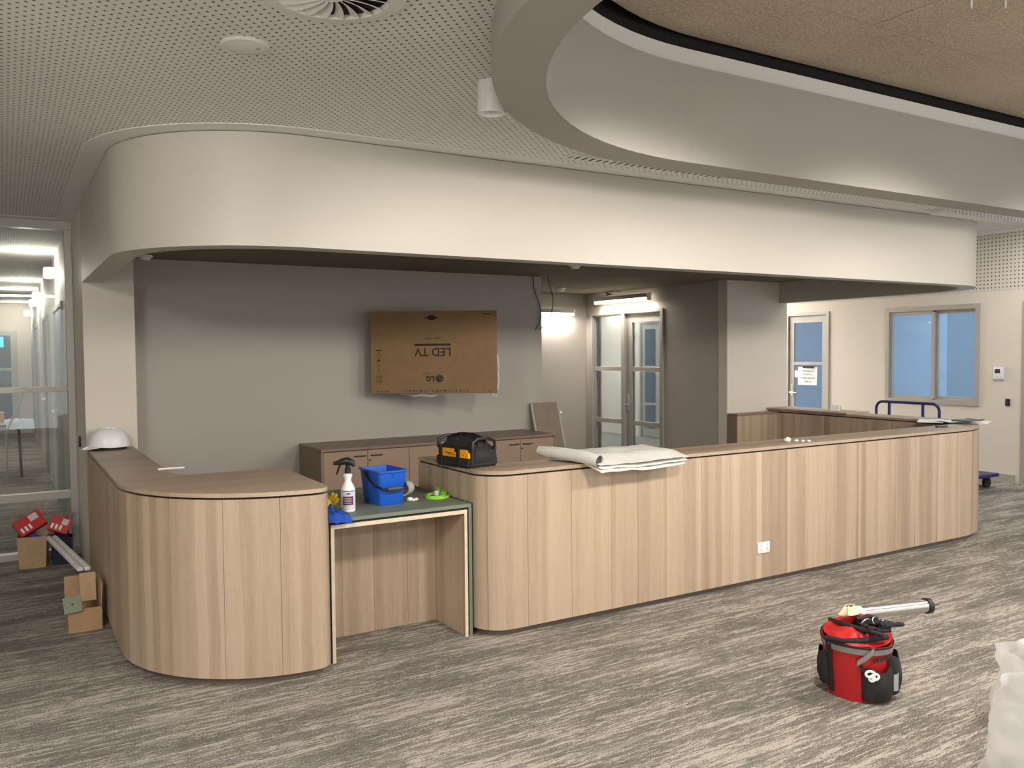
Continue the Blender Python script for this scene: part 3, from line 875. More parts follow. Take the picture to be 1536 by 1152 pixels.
# ---- low cabinets under the television
CF, CT = 6.57, 0.829
seams = [2.176, 2.553, 2.924, 3.30, 3.67, 4.03, 4.40]
labs = ['taupe two-door cabinet at the dark-sided end of the run', 'taupe two-door cabinet in the middle of the run, behind the tool bag', 'taupe two-door cabinet beside the leaning board']
for k in range(3):
    x0, x1, x2 = seams[2*k], seams[2*k+1], seams[2*k+2]
    c = thing('cabinet', labs[k], 'cabinet', ((x0+x2)/2, 6.86, 0), 'low cabinets under the television')
    b = B(); b.box((x0+0.001, CF+0.02, 0.09), (x2-0.001, 7.149, CT-0.025)); b.build('carcass', M['cabside'], c, smooth=0)
    b = B(); b.box((x0+0.002, CF+0.07, 0.0), (x2-0.002, 7.14, 0.09)); b.build('kickboard', M['kick'], c, smooth=0)
    if k == 0:
        b = B(); b.box((x0-0.02, CF, 0), (x0, 7.149, CT-0.024)); b.build('side_panel', M['cabside'], c, smooth=0)
    if k == 2:
        b = B(); b.box((x2, CF, 0), (x2+0.02, 7.149, CT-0.024)); b.build('side_panel', M['cabside'], c, smooth=0)
    for j, (a, e) in enumerate([(x0, x1), (x1, x2)]):
        b = B(); b.box((a+0.002, CF, 0.10), (e-0.002, CF+0.019, CT-0.030), 0.001, 1); d = b.build('door', M['cab'], c, smooth=0)
        hx = (e-0.115, e-0.025) if j == 0 else (a+0.03, a+0.12)
        b = B(); b.tube([(hx[0], CF, 0.757), (hx[0], CF-0.022, 0.757), (hx[1], CF-0.022, 0.757), (hx[1], CF, 0.757)], 0.005, 6); b.build('handle', M['darkgrey'], d)
        if j == 1:
            b = B(); b.T = MX.Translation((a+0.018, CF, 0.715)) @ MX.Rotation(pi/2, 4, 'X'); b.lathe([(0.009, 0), (0.009, 0.005)], 10); b.build('lock', M['darkgrey'], d)
b = B(); b.box((seams[0]-0.022, CF-0.012, CT-0.022), (seams[-1]+0.024, 7.149, CT), 0.002, 1); tag(b.build('cabinet_worktop', M['cabtop']), 'brown worktop running over the low cabinets', 'worktop')

# =================================================================== CEILING FIXTURES
dl = thing('ceiling_downlight', 'white cylinder downlight on the perforated ceiling beside the coffer', 'light', (1.69, 2.95, CZ))
b = B(); b.lathe([(0.057, 0), (0.057, -0.118), (0.054, -0.124), (0.046, -0.124), (0.042, -0.10)], 32, (1.69, 2.95, CZ), capb=True, capt=False); b.build('housing', M['white'], dl)
b = B(); b.lathe([(0.0, -0.102), (0.043, -0.102)], 24, (1.69, 2.95, CZ), False, False); b.build('lens', M['label'], dl)
sp = thing('ceiling_speaker', 'round white flush ceiling speaker', 'speaker', (0.745, 3.012, CZ))
b = B(); b.lathe([(0.082, 0), (0.082, -0.006), (0.078, -0.010), (0.070, -0.010)], 36, (0.745, 3.012, CZ), True, False); b.build('bezel', M['ceilpaint'], sp)
b = B(); b.lathe([(0.071, -0.009), (0.05, -0.014), (0.0, -0.016)], 36, (0.745, 3.012, CZ), False, False); b.build('grille', M['ceilpaint'], sp)
b = B(); b.box((0.775, 2.985, CZ-0.0155), (0.790, 3.0, CZ-0.0125)); b.build('badge', M['ringpaint'], sp)
# swirl diffuser
dc = (0.86, 2.45); df = thing('swirl_air_diffuser', 'round white swirl air diffuser at the top edge of the ceiling', 'vent', (*dc, CZ))
b = B(); b.lathe([(0.225, 0), (0.222, -0.008), (0.175, -0.014), (0.168, -0.004), (0.168, 0.0)], 40, (*dc, CZ), True, False); b.build('outer_ring', M['ceilpaint'], df)
b = B(); b.lathe([(0.0, -0.0015), (0.17, -0.0015)], 40, (*dc, CZ), False, False); b.build('throat', M['gap'], df)
for k in range(20):
    a = 2*pi*k/20; b = B(); b.T = MX.Translation((*dc, CZ-0.008)) @ MX.Rotation(a, 4, 'Z')
    b.grid(lambda u, v: (0.045+u*0.125, (v-0.5)*0.022*(0.5+u)+0.03*u*u, (v-0.5)*0.012), 5, 1, 0.002); b.build('vane', M['ceilpaint'], df)
b = B(); b.lathe([(0.0, -0.014), (0.045, -0.012), (0.05, -0.004), (0.05, -0.002)], 24, (*dc, CZ), False, False); b.build('hub', M['ceilpaint'], df)


def vent(x0, x1, y0, y1, label, n, mat, drop=0.040):
    r = thing('linear_vent', label, 'vent', ((x0+x1)/2, (y0+y1)/2, CZ), 'linear ceiling grilles')
    b = B(); t = 0.016; z0 = CZ-0.010
    b.box((x0, y0, z0), (x1, y0+t, CZ)); b.box((x0, y1-t, z0), (x1, y1, CZ)); b.box((x0, y0+t, z0), (x0+t, y1-t, CZ)); b.box((x1-t, y0+t, z0), (x1, y1-t, CZ)); b.build('frame', mat, r, smooth=0)
    b = B(); b.box((x0+t, y0+t, CZ-0.0075), (x1-t, y1-t, CZ-0.0065)); b.build('throat', M['gap'], r)
    for k in range(n):
        xa = x0+t+(x1-x0-2*t)*(k+0.5)/n
        b = B(); b.box((xa-0.013, y0+0.004, CZ-drop), (xa+0.013, y1-0.004, CZ-0.0085)); b.build('blade', mat, r, smooth=0)


vent(6.13, 7.32, 3.83, 3.965, 'white linear ceiling grille above the far rounded end of the fascia', 24, M['white'])
vent(2.66, 3.86, 3.775, 3.865, 'slim linear ceiling grille half hidden by the coffer rim', 24, M['ceilpaint'], 0.0115)

# smoke detectors in the nook ceiling
for (x, y, lab) in [(0.93, 6.9, 'round detector on the soffit in the corner by the short cream wall'), (4.25, 6.0, 'round detector on the soffit in front of the television wall'), (5.67, 8.3, 'round detector on the soffit over the passage')]:
    r = thing('smoke_detector', lab, 'detector', (x, y, NZ), 'detectors on the soffit')
    b = B(); b.lathe([(0.055, 0), (0.055, -0.012), (0.045, -0.02)], 20, (x, y, NZ)); b.build('base', M['white'], r)
    b = B(); b.lathe([(0.040, -0.02), (0.036, -0.036), (0.0, -0.040)], 20, (x, y, NZ), False, False); b.build('sensor_cap', M['white'], r)


def batten(name, p0, p1, side, label, power, hang=True):
    p0, p1 = V(p0), V(p1); c = (p0+p1)/2; d = (p1-p0); L = d.length; ang = math.degrees(math.atan2(d.y, d.x))
    r = thing(name, label, 'light', tuple(c), 'lit batten lights')
    T = TRZ(c, ang)
    b = B(); b.T = T; b.box((-L/2, -0.03, 0.0), (L/2, 0.03, 0.05), 0.006, 2); b.build('body', M['greydoor'], r)
    b = B(); b.T = T; b.box((-L/2+0.01, -0.024, -0.035), (L/2-0.01, 0.024, -0.0005), 0.012, 2); b.build('tube', M['lamp'], r)
    for s in (-1, 1):
        b = B(); b.T = T; b.box((s*L/2-0.012, -0.03, -0.036), (s*L/2+0.012, 0.03, 0.051), 0.004, 1); b.build('end_cap', M['white'], r)
    la = area(name+'_glow', tuple(c+V((0, 0, -0.04))), tuple(c+V(side)+V((0, 0, -0.6))), L, 0.06, power, WARM)
    la.rotation_euler = (MX.Rotation(rad(ang), 3, 'Z') @ MX.Rotation(rad(0), 3, 'X')).to_euler()
    return r


batten('batten_light', (6.57, 7.77, 2.235), (6.57, 8.82, 2.235), (0, 0, 0), 'lit batten light over the glazed double doors', 9)
batten('batten_light', (5.85, 9.11, 2.10), (6.42, 9.11, 2.10), (0, 0, 0), 'lit batten light on the beige end wall of the passage', 9)
# cable drop over the batten and a junction box
jb = thing('junction_box', 'small grey junction box with wires above the lit batten', 'box', (6.55, 8.35, NZ))
b = B(); b.box((6.50, 8.33, 2.32), (6.60, 8.45, NZ), 0.004, 1); b.build('box_body', M['label'], jb)
b = B(); b.tube([(6.55, 8.52, NZ), (6.56, 8.58, 2.325), (6.58, 8.50, 2.312), (6.57, 8.60, 2.300)], 0.006, 6); b.tube([(6.55, 8.60, NZ), (6.57, 8.53, 2.318), (6.58, 8.61, 2.305)], 0.006, 6); b.build('wires', M['black'], jb)

# corridor lamps on the side wall
for i, y in enumerate([9.9, 13.8, 15.6, 19.4]):
    z = 2.45
    r = thing('wall_lamp', ['bright lamp at the near end of the glazed corridor', 'second bright lamp along the glazed corridor', 'third bright lamp along the glazed corridor', 'small bright lamp at the end of the glazed corridor'][i], 'lamp', (XL, y, z), 'lit lamps along the glazed corridor')
    b = B(); b.box((XL-0.02, y-0.05, z-0.05), (XL, y+0.05, z+0.05), 0.004, 1); b.build('back_plate', M['white'], r)
    b = B(); b.box((XL-0.12, y-0.06, z-0.055), (XL-0.02, y+0.06, z+0.055), 0.02, 2); b.build('diffuser', M['lampw'], r)
    d = bpy.data.lights.new('wall_lamp_glow', 'POINT'); d.energy = 14; d.color = WARM; d.shadow_soft_size = 0.08
    o = bpy.data.objects.new('wall_lamp_glow', d); COL.objects.link(o); o.location = (XL-0.26, y, z-0.02)

# hanging strands at the coffer boards
for (x, y, lab) in [(3.827, 2.271, 'white curled tie hanging from the coffer boards, the one nearer the middle'), (3.963, 2.192, 'white curled tie hanging from the coffer boards, at the top corner')]:
    b = B(); b.tube([(x, y, TZ), (x+0.002, y, TZ-0.012), (x+0.007, y+0.003, TZ-0.024), (x+0.010, y+0.003, TZ-0.034)], [0.004, 0.005, 0.004, 0.003], 8)
    tag(b.build('hanging_tie', M['paper']), lab, 'tie', 'white ties hanging from the coffer boards')

# =================================================================== TELEVISION CARTON
A_ = V((2.752, 6.98, 1.244)); B_ = V((3.647, 6.317, 1.244)); TVH = 0.716
ux = (B_-A_).normalized(); TW = (B_-A_).length; un = V((ux.y, -ux.x, 0)).normalized()  # towards the room
if un.y > 0: un = -un
tv = thing('boxed_television', 'television still in its brown carton on a swivel arm on the grey wall', 'television', tuple(A_))
TVM = frame_mtx(A_, ux, -un)      # local x along the face, y into the wall, z up
b = B(); b.T = TVM; b.box((0, 0, 0), (TW, 0.012, TVH), 0.003, 1); b.box((0, 0.012, TVH-0.02), (TW-0.01, 0.09, TVH), 0.002, 1); b.box((0, 0.012, 0), (0.012, 0.09, TVH)); b.build('carton', M['tvcard'], tv)
b = B(); b.T = TVM; b.box((0.013, 0.0125, 0.02), (TW-0.012, 0.075, TVH-0.021), 0.004, 1); b.build('screen_body', M['black'], tv)
b = B(); b.T = TVM; b.grid(lambda u, v: (0.25+u*0.42, 0.05+0.02*v+0.006*sin(u*9), -0.012-0.018*sin(pi*u)*v+0.006*sin(u*17)), 14, 3, 0.003)
b.grid(lambda u, v: (TW-0.004+0.016*sin(pi*u)*(0.4+0.6*sin(u*7)**2), 0.03+0.05*v, 0.03+u*0.30), 12, 2, 0.003)
b.grid(lambda u, v: (TW-0.05+u*0.05, 0.03+0.05*v, -0.012*u-0.02*sin(pi*u)), 6, 2, 0.003); b.build('foam_wrap', M['foam'], tv)
pm = A_+ux*0.5*TW-un*0.08+V((0, 0, 0.36))
b = B(); b.tube([pm, V((3.32, 6.98, 1.604)), V((3.05, 7.09, 1.604)), V((3.05, 7.135, 1.604))], 0.02, 8); b.box((2.99, 7.130, 1.47), (3.11, 7.149, 1.74)); b.build('swivel_arm', M['darkgrey'], tv)
# the print is upside down: rotate 180 degrees in the face
FX = -ux; FZ = V((0, 0, -1))


def tvp(zx, zy, lift=0.0009):
    return A_+ux*((zx-165)/860*TW)+V((0, 0, (860-zy)/563*TVH))+un*lift


def tvtext(body, zx, zy, size, mat=None, bold=0.0):
    return text_mesh(body, size, 'print', mat or M['ink'], frame_mtx(tvp(zx, zy), FX, FZ), tv, 0.0004, bold)


tvtext('LED TV', 592, 574, 0.100, bold=0.0015)
tvtext('LG', 572, 757, 0.060, bold=0.003)
b = B(); b.T = frame_mtx(tvp(590, 527), FX, FZ); b.box((-0.16, -0.0095, -0.0003), (0.16, 0.0095, 0.0005)); b.build('print', M['ink'], tv, smooth=0)
b = B(); b.T = frame_mtx(tvp(635, 757), FX, FZ); b.lathe([(0.034, 0), (0.034, 0.0005)], 28)
b.build('print', M['ink'], tv)
b = B(); b.T = frame_mtx(tvp(635, 757, 0.0016), FX, FZ)
b.box((-0.013, 0.006, 0), (-0.005, 0.014, 0.0004)); b.box((-0.002, -0.012, 0), (0.002, 0.012, 0.0004)); b.box((-0.002, -0.012, 0), (0.009, -0.008, 0.0004)); b.tube([(0.024*cos(t), 0.024*sin(t), 0) for t in [0.0-2*pi*0.72*k/20 for k in range(21)]], 0.0018, 4); b.build('print', M['tvcard'], tv, smooth=0)
def strokes(cx, cz, w, h, n_, seed):
    rnd = random.Random(seed); b = B(); b.T = frame_mtx(tvp(cx, cz), FX, FZ); x = -w/2
    for k in range(n_):
        ww = w/n_
        if rnd.random() < 0.85: b.box((x+ww*0.12, -h/2*rnd.uniform(0.6, 1), 0), (x+ww*0.8, h/2*rnd.uniform(0.6, 1), 0.0004))
        x += ww
    b.build('print', M['inkfaint'], tv, smooth=0)


strokes(588, 484, 0.13, 0.014, 14, 1); strokes(556, 722, 0.085, 0.008, 12, 2)
b = B(); b.T = frame_mtx(tvp(585, 343), FX, FZ); b.lathe([(0.0, 0.0004), (0.030, 0.0004)], 20, sx=1.3, sy=0.7, capb=False, capt=False); b.box((-0.055, -0.004, 0), (0.055, 0.006, 0.0003)); b.build('hand_hole', M['ink'], tv, smooth=0)
b = B(); b.T = frame_mtx(tvp(960, 322), FX, FZ); b.box((-0.03, -0.005, 0), (0.03, 0.005, 0.0004)); b.build('print', M['inkfaint'], tv, smooth=0)
# handling icons down the side and the strip along the edge
for zy, kind in [(563, 'bar'), (590, 'tri'), (630, 'cup'), (668, 'zig'), (705, 'zig'), (745, 'sq'), (775, 'sq')]:
    b = B(); b.T = frame_mtx(tvp(221, zy), FX, FZ)
    if kind == 'bar': b.box((-0.026, -0.005, 0), (0.026, 0.005, 0.0004))
    elif kind == 'tri': b.tube([(-0.018, 0.014, 0), (0.018, 0.014, 0), (0, -0.018, 0)], 0.0025, 4, closed=True)
    elif kind == 'cup': b.box((-0.016, 0, 0), (0.016, 0.012, 0.0004)); b.box((-0.003, -0.014, 0), (0.003, 0, 0.0004)); b.box((-0.012, -0.016, 0), (0.012, -0.013, 0.0004))
    elif kind == 'zig': b.tube([(-0.010, 0.014, 0), (0.008, 0.004, 0), (-0.008, -0.004, 0), (0.010, -0.014, 0)], 0.0022, 4)
    else:
        for sx in (-0.014, 0.014): b.tube([(sx-0.009, -0.009, 0), (sx+0.009, -0.009, 0), (sx+0.009, 0.009, 0), (sx-0.009, 0.009, 0)], 0.0018, 4, closed=True)
    b.build('print', M['ink'] if kind in ('bar', 'cup') else M['inkfaint'], tv, smooth=0)
random.seed(5)
for k in range(17):
    zx = 405+k*26.5; b = B(); b.T = frame_mtx(tvp(zx, 843), FX, FZ); sx = random.uniform(0.005, 0.012)
    if k % 3 == 0: b.tube([(-sx, -0.008, 0), (sx, -0.008, 0), (0, 0.009, 0)], 0.0018, 4, closed=True)
    elif k % 3 == 1: b.box((-sx, -0.006, 0), (sx, 0.003, 0.0004)); b.box((-0.002, 0.003, 0), (0.002, 0.009, 0.0004))
    else: b.tube([(0.008*cos(t*pi/4), 0.008*sin(t*pi/4), 0) for t in range(8)], 0.0018, 4, closed=True)
    b.build('print', M['inkfaint'] if k % 2 else M['ink'], tv, smooth=0)
for zx in (212, 240, 268, 288, 975): strokes(zx, 845, 0.022, 0.013, 3, zx)

# dangling cables at the end of the television wall
for pts, lab in [([(4.541, 7.135, NZ), (4.545, 7.13, 2.25), (4.575, 7.13, 2.16), (4.62, 7.13, 2.05), (4.625, 7.13, 1.97), (4.61, 7.13, 1.88), (4.565, 7.135, 1.815)], 'thin black cable dangling on the grey wall, the one farther from its edge'),
                 ([(4.69, 7.10, NZ), (4.72, 7.10, 2.25), (4.755, 7.10, 2.15), (4.75, 7.10, 2.05), (4.735, 7.10, 1.97), (4.68, 7.12, 1.87), (4.61, 7.135, 1.82)], 'thin black cable dangling at the very edge of the grey wall')]:
    b = B(); b.tube(pts, 0.0045, 6); tag(b.build('dangling_cable', M['black']), lab, 'cable', 'cables dangling from the soffit')

# leaning board
lb = thing('leaning_board', 'grey-brown board with pale edges leaning beside the low cabinets', 'board', (4.62, 6.9, 0))
bot = V((4.485, 6.78, 0.0)); top = V((4.462, 7.12, 1.085)); wv = V((0.33, 0.0, 0.0))
bz = (top-bot).normalized(); bx = V((1, 0, 0)); LM = frame_mtx(bot, bx, bz.cross(bx)); LH = (top-bot).length
b = B(); b.T = LM; b.box((0.018, -0.008, 0.01), (0.312, 0.008, LH), 0.0, 1); b.build('panel', M['brownboard'], lb, smooth=0)
for xa in (0.0, 0.312):
    b = B(); b.T = LM; b.box((xa, -0.012, 0), (xa+0.018, 0.012, LH), 0.003, 1); b.build('edge_rail', M['alu'], lb)
b = B(); b.T = LM; b.box((0.315, -0.03, LH-0.13), (0.345, -0.005, LH-0.10), 0.003, 1); b.build('clip', M['white'], lb)

# =================================================================== OBJECTS ON THE COUNTERS
# hard hat
hc = V((0.620, 6.58, TOPZ)); hat = thing('hard_hat', 'white hard hat on the end of the curved counter', 'hat', tuple(hc))


def hatshell(u, v):
    a = 2*pi*u; ph = v*pi/2
    rx, ry, h = 0.135, 0.108, 0.135
    r = cos(ph)**0.75
    return (hc.x+rx*r*cos(a), hc.y+ry*r*sin(a), hc.z+0.018+h*sin(ph)**0.9+0.010*max(0, cos(a)*-1)*(1-v))


b = B(); b.grid(hatshell, 40, 14, 0.003)
for s in (-0.028, 0, 0.028):
    b.tube([(hc.x-0.10+0.2*t, hc.y+s*(1-0.2*abs(t-0.5)), hc.z+0.018+0.137*max(0.05, 1-((t-0.5)*1.55)**2)**0.55) for t in [i/12 for i in range(13)]], 0.006, 6)
b.build('shell', M['whitehat'], hat)
b = B()


def brim(u, v):
    a = pi-1.25+2.5*u
    ex = 0.040*(sin(pi*u)**0.6)*v
    return (hc.x+(0.133+ex)*cos(a), hc.y+(0.106+ex*0.8)*sin(a), hc.z+0.026-0.022*v*sin(pi*u))


b.grid(brim, 20, 4, 0.005); b.build('peak', M['whitehat'], hat)
b = B(); b.lathe([(0.105, 0.0), (0.110, 0.028)], 28, tuple(hc), False, False, sx=1.1, sy=0.88); b.build('head_band', M['black'], hat)
for s in (-0.035, 0, 0.035):
    b = B(); b.box((hc.x-0.012+s*0.6, hc.y-0.045, hc.z+0.138), (hc.x-0.002+s*0.6, hc.y-0.03, hc.z+0.150), 0.001, 1); b.build('vent_slot', M['greydoor'], hat)

# white pen lying across the counter edge
b = B(); b.tube([(0.74, 5.20, TOPZ+0.006), (0.745, 5.20, TOPZ+0.006), (0.875, 5.185, TOPZ+0.006), (0.885, 5.184, TOPZ+0.006)], [0.003, 0.006, 0.006, 0.003], 8)
tag(b.build('pen', M['white']), 'white pen overhanging the inner edge of the curved counter', 'pen')

# tool bag
TBM = TRZ((2.318, 4.385, TOPZ), -78); tb = thing('tool_bag', 'black tool bag with amber badges on the long counter', 'bag', (2.318, 4.385, TOPZ))
# local x along the length, y across, front is -y
LX, LY, LZ = 0.160, 0.115, 0.115


def rounded_body(b, lx, ly, z0, z1, top_in, n=5):
    bm = bmesh.new(); bmesh.ops.create_cube(bm, size=1)
    for v in bm.verts:
        t = v.co.z+0.5; v.co = (v.co.x*2*lx*(1-0.03*t), v.co.y*2*(ly-top_in*t), z0+t*(z1-z0))
    bmesh.ops.bevel(bm, geom=bm.edges[:], offset=0.014, segments=3, affect='EDGES'); b.bm(bm)


b = B(); b.T = TBM; rounded_body(b, LX, LY, 0.0, LZ, 0.012); b.build('body', M['blackfab'], tb)
b = B(); b.T = TBM; bm = bmesh.new(); bmesh.ops.create_cube(bm, size=1)
for v in bm.verts:
    t = v.co.z+0.5; v.co = (v.co.x*2*(LX-0.012-0.045*t), v.co.y*2*(LY-0.022-0.062*t), LZ-0.006+t*0.062)
bmesh.ops.bevel(bm, geom=bm.edges[:], offset=0.012, segments=3, affect='EDGES'); b.bm(bm); b.build('lid_flap', M['blackfab'], tb)
b = B(); b.T = TBM
b.grid(lambda u, v: (-0.055+u*0.11, (v-0.5)*0.11, LZ+0.064-0.03*abs(v-0.5)*2+0.004*sin(u*7)), 8, 6, 0.006); b.build('handle_wrap', M['darkgrey'], tb)
for s in (-1, 1):
    b = B(); b.T = TBM; y = s*0.03
    b.tube([(-0.135, y, LZ-0.01), (-0.138, y, LZ+0.03), (-0.112, y*0.8, LZ+0.052), (-0.05, y*0.5, LZ+0.070), (0.05, y*0.5, LZ+0.070), (0.112, y*0.8, LZ+0.052), (0.138, y, LZ+0.03), (0.135, y, LZ-0.01)], 0.008, 8); b.build('handle', M['black'], tb)
for s in (-1, 1):
    b = B(); b.T = TBM
    b.tube([(s*(LX-0.004), -0.085, LZ-0.015), (s*(LX-0.006), -0.083, LZ+0.035), (s*(LX-0.008), -0.04, LZ+0.052), (s*(LX-0.008), 0.04, LZ+0.052), (s*(LX-0.006), 0.083, LZ+0.035), (s*(LX-0.004), 0.085, LZ-0.015)], 0.010, 8); b.build('end_loop', M['black'], tb)
yf = -LY+0.0025
for (x0, x1, cutc) in [(-0.143, -0.122, 0), (-0.088, 0.040, 1), (0.072, 0.148, 2)]:
    b = B(); b.T = TBM @ MX.Rotation(pi/2, 4, 'X')
    z0, z1 = 0.060, 0.106
    if cutc == 0: pl = [(x0, z0), (x1, z0), (x1, z1), (x0+0.012, z1), (x0, z1-0.01)]
    elif cutc == 1: pl = [(x0, z0), (x1, z0), (x1, z0+0.026), (x1-0.025, z0+0.030), (x1-0.035, z1), (x0, z1)]
    else: pl = [(x0, z0), (x1, z0), (x1, z1-0.02), (x1-0.02, z1), (x0, z1)]
    b.prism(pl, 0.098, 0.1100); b.build('badge', M['amber'], tb, smooth=0)
# lines printed on the middle badge
b = B(); b.T = TBM
b.box((-0.07, -0.1106, 0.080), (0.01, -0.1095, 0.084)); b.box((-0.04, -0.1106, 0.072), (0.03, -0.1095, 0.075)); b.box((0.095, -0.1106, 0.074), (0.105, -0.1095, 0.08)); b.build('badge_print', M['black'], tb, smooth=0)
for x0 in (-0.105, 0.056):
    b = B(); b.T = TBM; b.box((x0-0.014, -LY-0.001, 0.004), (x0+0.014, -LY+0.004, LZ+0.01), 0.002, 1); b.build('webbing', M['black'], tb)
b = B(); b.T = TBM; b.grid(lambda u, v: (LX+0.002+0.012*sin(pi*u)*sin(pi*v), -0.07+0.14*u, 0.03+0.07*v), 8, 6, 0.004); b.build('end_pocket', M['blackfab'], tb)

# folded drop sheet
ds = thing('drop_sheet', 'white folded drop sheet lying over the front edge of the long counter', 'sheet', (3.1, 4.15, TOPZ))
b = B()
import mathutils.noise as MN


def layer(k, x0, x1, yb, yfr, z, droop):
    def fn(u, v):
        x = x0(v)+(x1(v)-x0(v))*u
        y = yb+(yfr-yb)*v
        over = max(0.0, 4.03-y)
        nz = MN.noise(V((x*4.2+k*3, y*5.0, k*1.7)))*0.012+MN.noise(V((x*13, y*15, k)))*0.004
        zz = z+abs(nz)*1.3-over*droop+0.006*sin(x*9+k)*min(1, over*12)
        return (x, y+0.01*sin(x*6+k), max(zz, TOPZ+0.002) if y > 4.02 else zz)
    b.grid(fn, 44, 14, 0.004)


layer(0, lambda v: 2.84+0.08*v, lambda v: 3.60-0.02*v, 4.33, 3.885, TOPZ+0.006, 0.34)
layer(1, lambda v: 2.85+0.08*v, lambda v: 3.62-0.03*v, 4.34, 3.89, TOPZ+0.020, 0.30)
layer(2, lambda v: 2.86+0.06*v, lambda v: 3.60-0.01*v, 4.345, 3.885, TOPZ+0.036, 0.22)
b.build('folds', M['sheet'], ds, smooth=60)
b = B()
# rolled edge, running from the back corner to the front
rp = [V((2.83, 4.38, TOPZ+0.050)), V((2.85, 4.26, TOPZ+0.050)), V((2.88, 4.13, TOPZ+0.047)), V((2.91, 3.99, TOPZ+0.040)), V((2.93, 3.90, TOPZ+0.028))]
b.tube(rp, [0.030, 0.036, 0.038, 0.036, 0.034], 16, caps=False)
for rr, tt in ((0.030, 0.9), (0.022, 2.0), (0.013, 3.1)):
    e = rp[-1]; ax = (rp[-1]-rp[-2]).normalized(); sx = ax.cross(V((0, 0, 1))).normalized(); sz = sx.cross(ax)
    b.tube([e-ax*0.03+(sx*cos(t+tt)+sz*sin(t+tt))*rr for t in [i*2*pi/14 for i in range(13)]], 0.003, 5)
b.build('rolled_edge', M['sheet'], ds, smooth=60)
b = B(); e = rp[-1]; ax = (rp[-1]-rp[-2]).normalized()
b.tube([e-ax*0.035, e-ax*0.012], 0.031, 16); b.build('roll_hollow', M['darkgrey'], ds)  # dark plug puts the shade of the hollow roll end into colour

# scraps of paper on the counter
b = B()
for (x, y, s, h) in [(4.80, 4.16, 0.020, 0.020), (4.86, 4.13, 0.014, 0.010), (4.89, 4.10, 0.012, 0.009), (4.93, 4.08, 0.012, 0.008)]:
    bm = bmesh.new(); bmesh.ops.create_icosphere(bm, subdivisions=2, radius=1)
    for v in bm.verts:
        k = 1+0.35*MN.noise(v.co*2.1+V((x*9, 0, 0))); v.co = (x+v.co.x*s*k*1.3, y+v.co.y*s*k, TOPZ+h*0.9+v.co.z*h*k*0.9)
    b.bm(bm)
tag(b.build('paper_scrap', M['paper'], smooth=0), 'crumpled white scrap on top of the long counter', 'scrap')

# papers at the rounded end
PAPERS = [((7.20, 4.60), (0.30, 0.21), 30, 0.002, 'paper', 'white sheet of paper lying deepest in the pile at the rounded counter end'),
          ((7.28, 4.42), (0.30, 0.21), -12, 0.010, 'paper', 'white sheet of paper in the middle of the pile at the rounded counter end'),
          ((7.36, 4.28), (0.30, 0.21), 22, 0.004, 'paper', 'white sheet of paper overhanging the rounded counter end'),
          ((7.22, 4.27), (0.22, 0.16), -4, 0.032, 'blackfolder', 'black folder lying on the papers at the rounded counter end')]
for (c, sz, ang, z, kind, lab) in PAPERS:
    b = B(); b.T = TRZ((c[0], c[1], TOPZ+z), ang); ph = c[0]*17
    b.grid(lambda u, v: ((u-0.5)*sz[0], (v-0.5)*sz[1], 0.006*abs(sin(u*4+ph))*abs(cos(v*3+ph))+(0.012*max(0, u-0.7))), 8, 6, 0.0025 if kind == 'paper' else 0.009)
    tag(b.build('paper_sheet' if kind == 'paper' else 'folder', M['paper'] if kind == 'paper' else M['darkgrey']), lab, 'paper' if kind == 'paper' else 'folder', 'papers at the rounded counter end' if kind == 'paper' else None)
pk = thing('utility_knife', 'dark utility knife lying near the front edge at the rounded counter end', 'knife', (6.74, 4.19, TOPZ))
b = B(); b.T = TRZ((6.74, 4.19, TOPZ), -20); b.box((-0.075, -0.012, 0.001), (0.03, 0.012, 0.016), 0.004, 2); b.build('grip', M['darkgrey'], pk)
b = B(); b.T = TRZ((6.74, 4.19, TOPZ), -20); b.box((0.03, -0.009, 0.004), (0.11, 0.009, 0.010), 0.001, 1); b.build('blade', M['chrome'], pk)

# loose slab on the return and the small box on it
b = B(); b.box((7.27, 5.55, TOPZ+0.001), (7.63, 6.592, TOPZ+0.019), 0.002, 1); tag(b.build('loose_slab', M['oaktop']), 'loose oak slab lying on the far return of the counter', 'board')
sb = thing('small_carton', 'small white carton on the loose oak slab', 'box', (7.45, 5.82, TOPZ+0.019))
b = B(); b.T = TRZ((7.45, 5.82, TOPZ+0.02), 28); b.box((-0.06, -0.045, 0), (0.06, 0.045, 0.058), 0.002, 1); b.build('carton_body', M['white'], sb)
b = B(); b.T = TRZ((7.45, 5.82, TOPZ+0.02), 28)
for s in (-0.02, 0.005, 0.03): b.box((s, -0.0462, 0.012), (s+0.012, -0.0452, 0.04))
b.build('label_print', M['greydoor'], sb, smooth=0)

# blue trolley behind the counter end
TX = 8.6; tr = thing('blue_trolley', 'blue tubular trolley standing behind the rounded counter end', 'trolley', (TX, 5.78, 0))
b = B(); y0, y1, zt = 6.165, 5.40, 0.997
pts = [(TX, y0, 0.16), (TX, y0, zt-0.08)]+[(TX, y0-0.08+0.08*cos(t), zt-0.08+0.08*sin(t)) for t in [rad(a) for a in range(15, 91, 15)]]+[(TX, y1+0.08-0.08*sin(t), zt-0.08+0.08*cos(t)) for t in [rad(a) for a in range(0, 91, 15)]]+[(TX, y1, 0.16)]
b.tube(pts, 0.016, 10); b.build('push_handle', M['navy'], tr)
for yy in (6.0, 5.59):
    b = B(); b.tube([(TX, yy, zt), (TX, yy, 0.16)], 0.016, 8); b.build('upright', M['navy'], tr)
b = B(); b.box((TX-0.02, 5.36, 0.13), (TX+1.1, 6.2, 0.17), 0.008, 2); b.build('platform', M['navy'], tr)
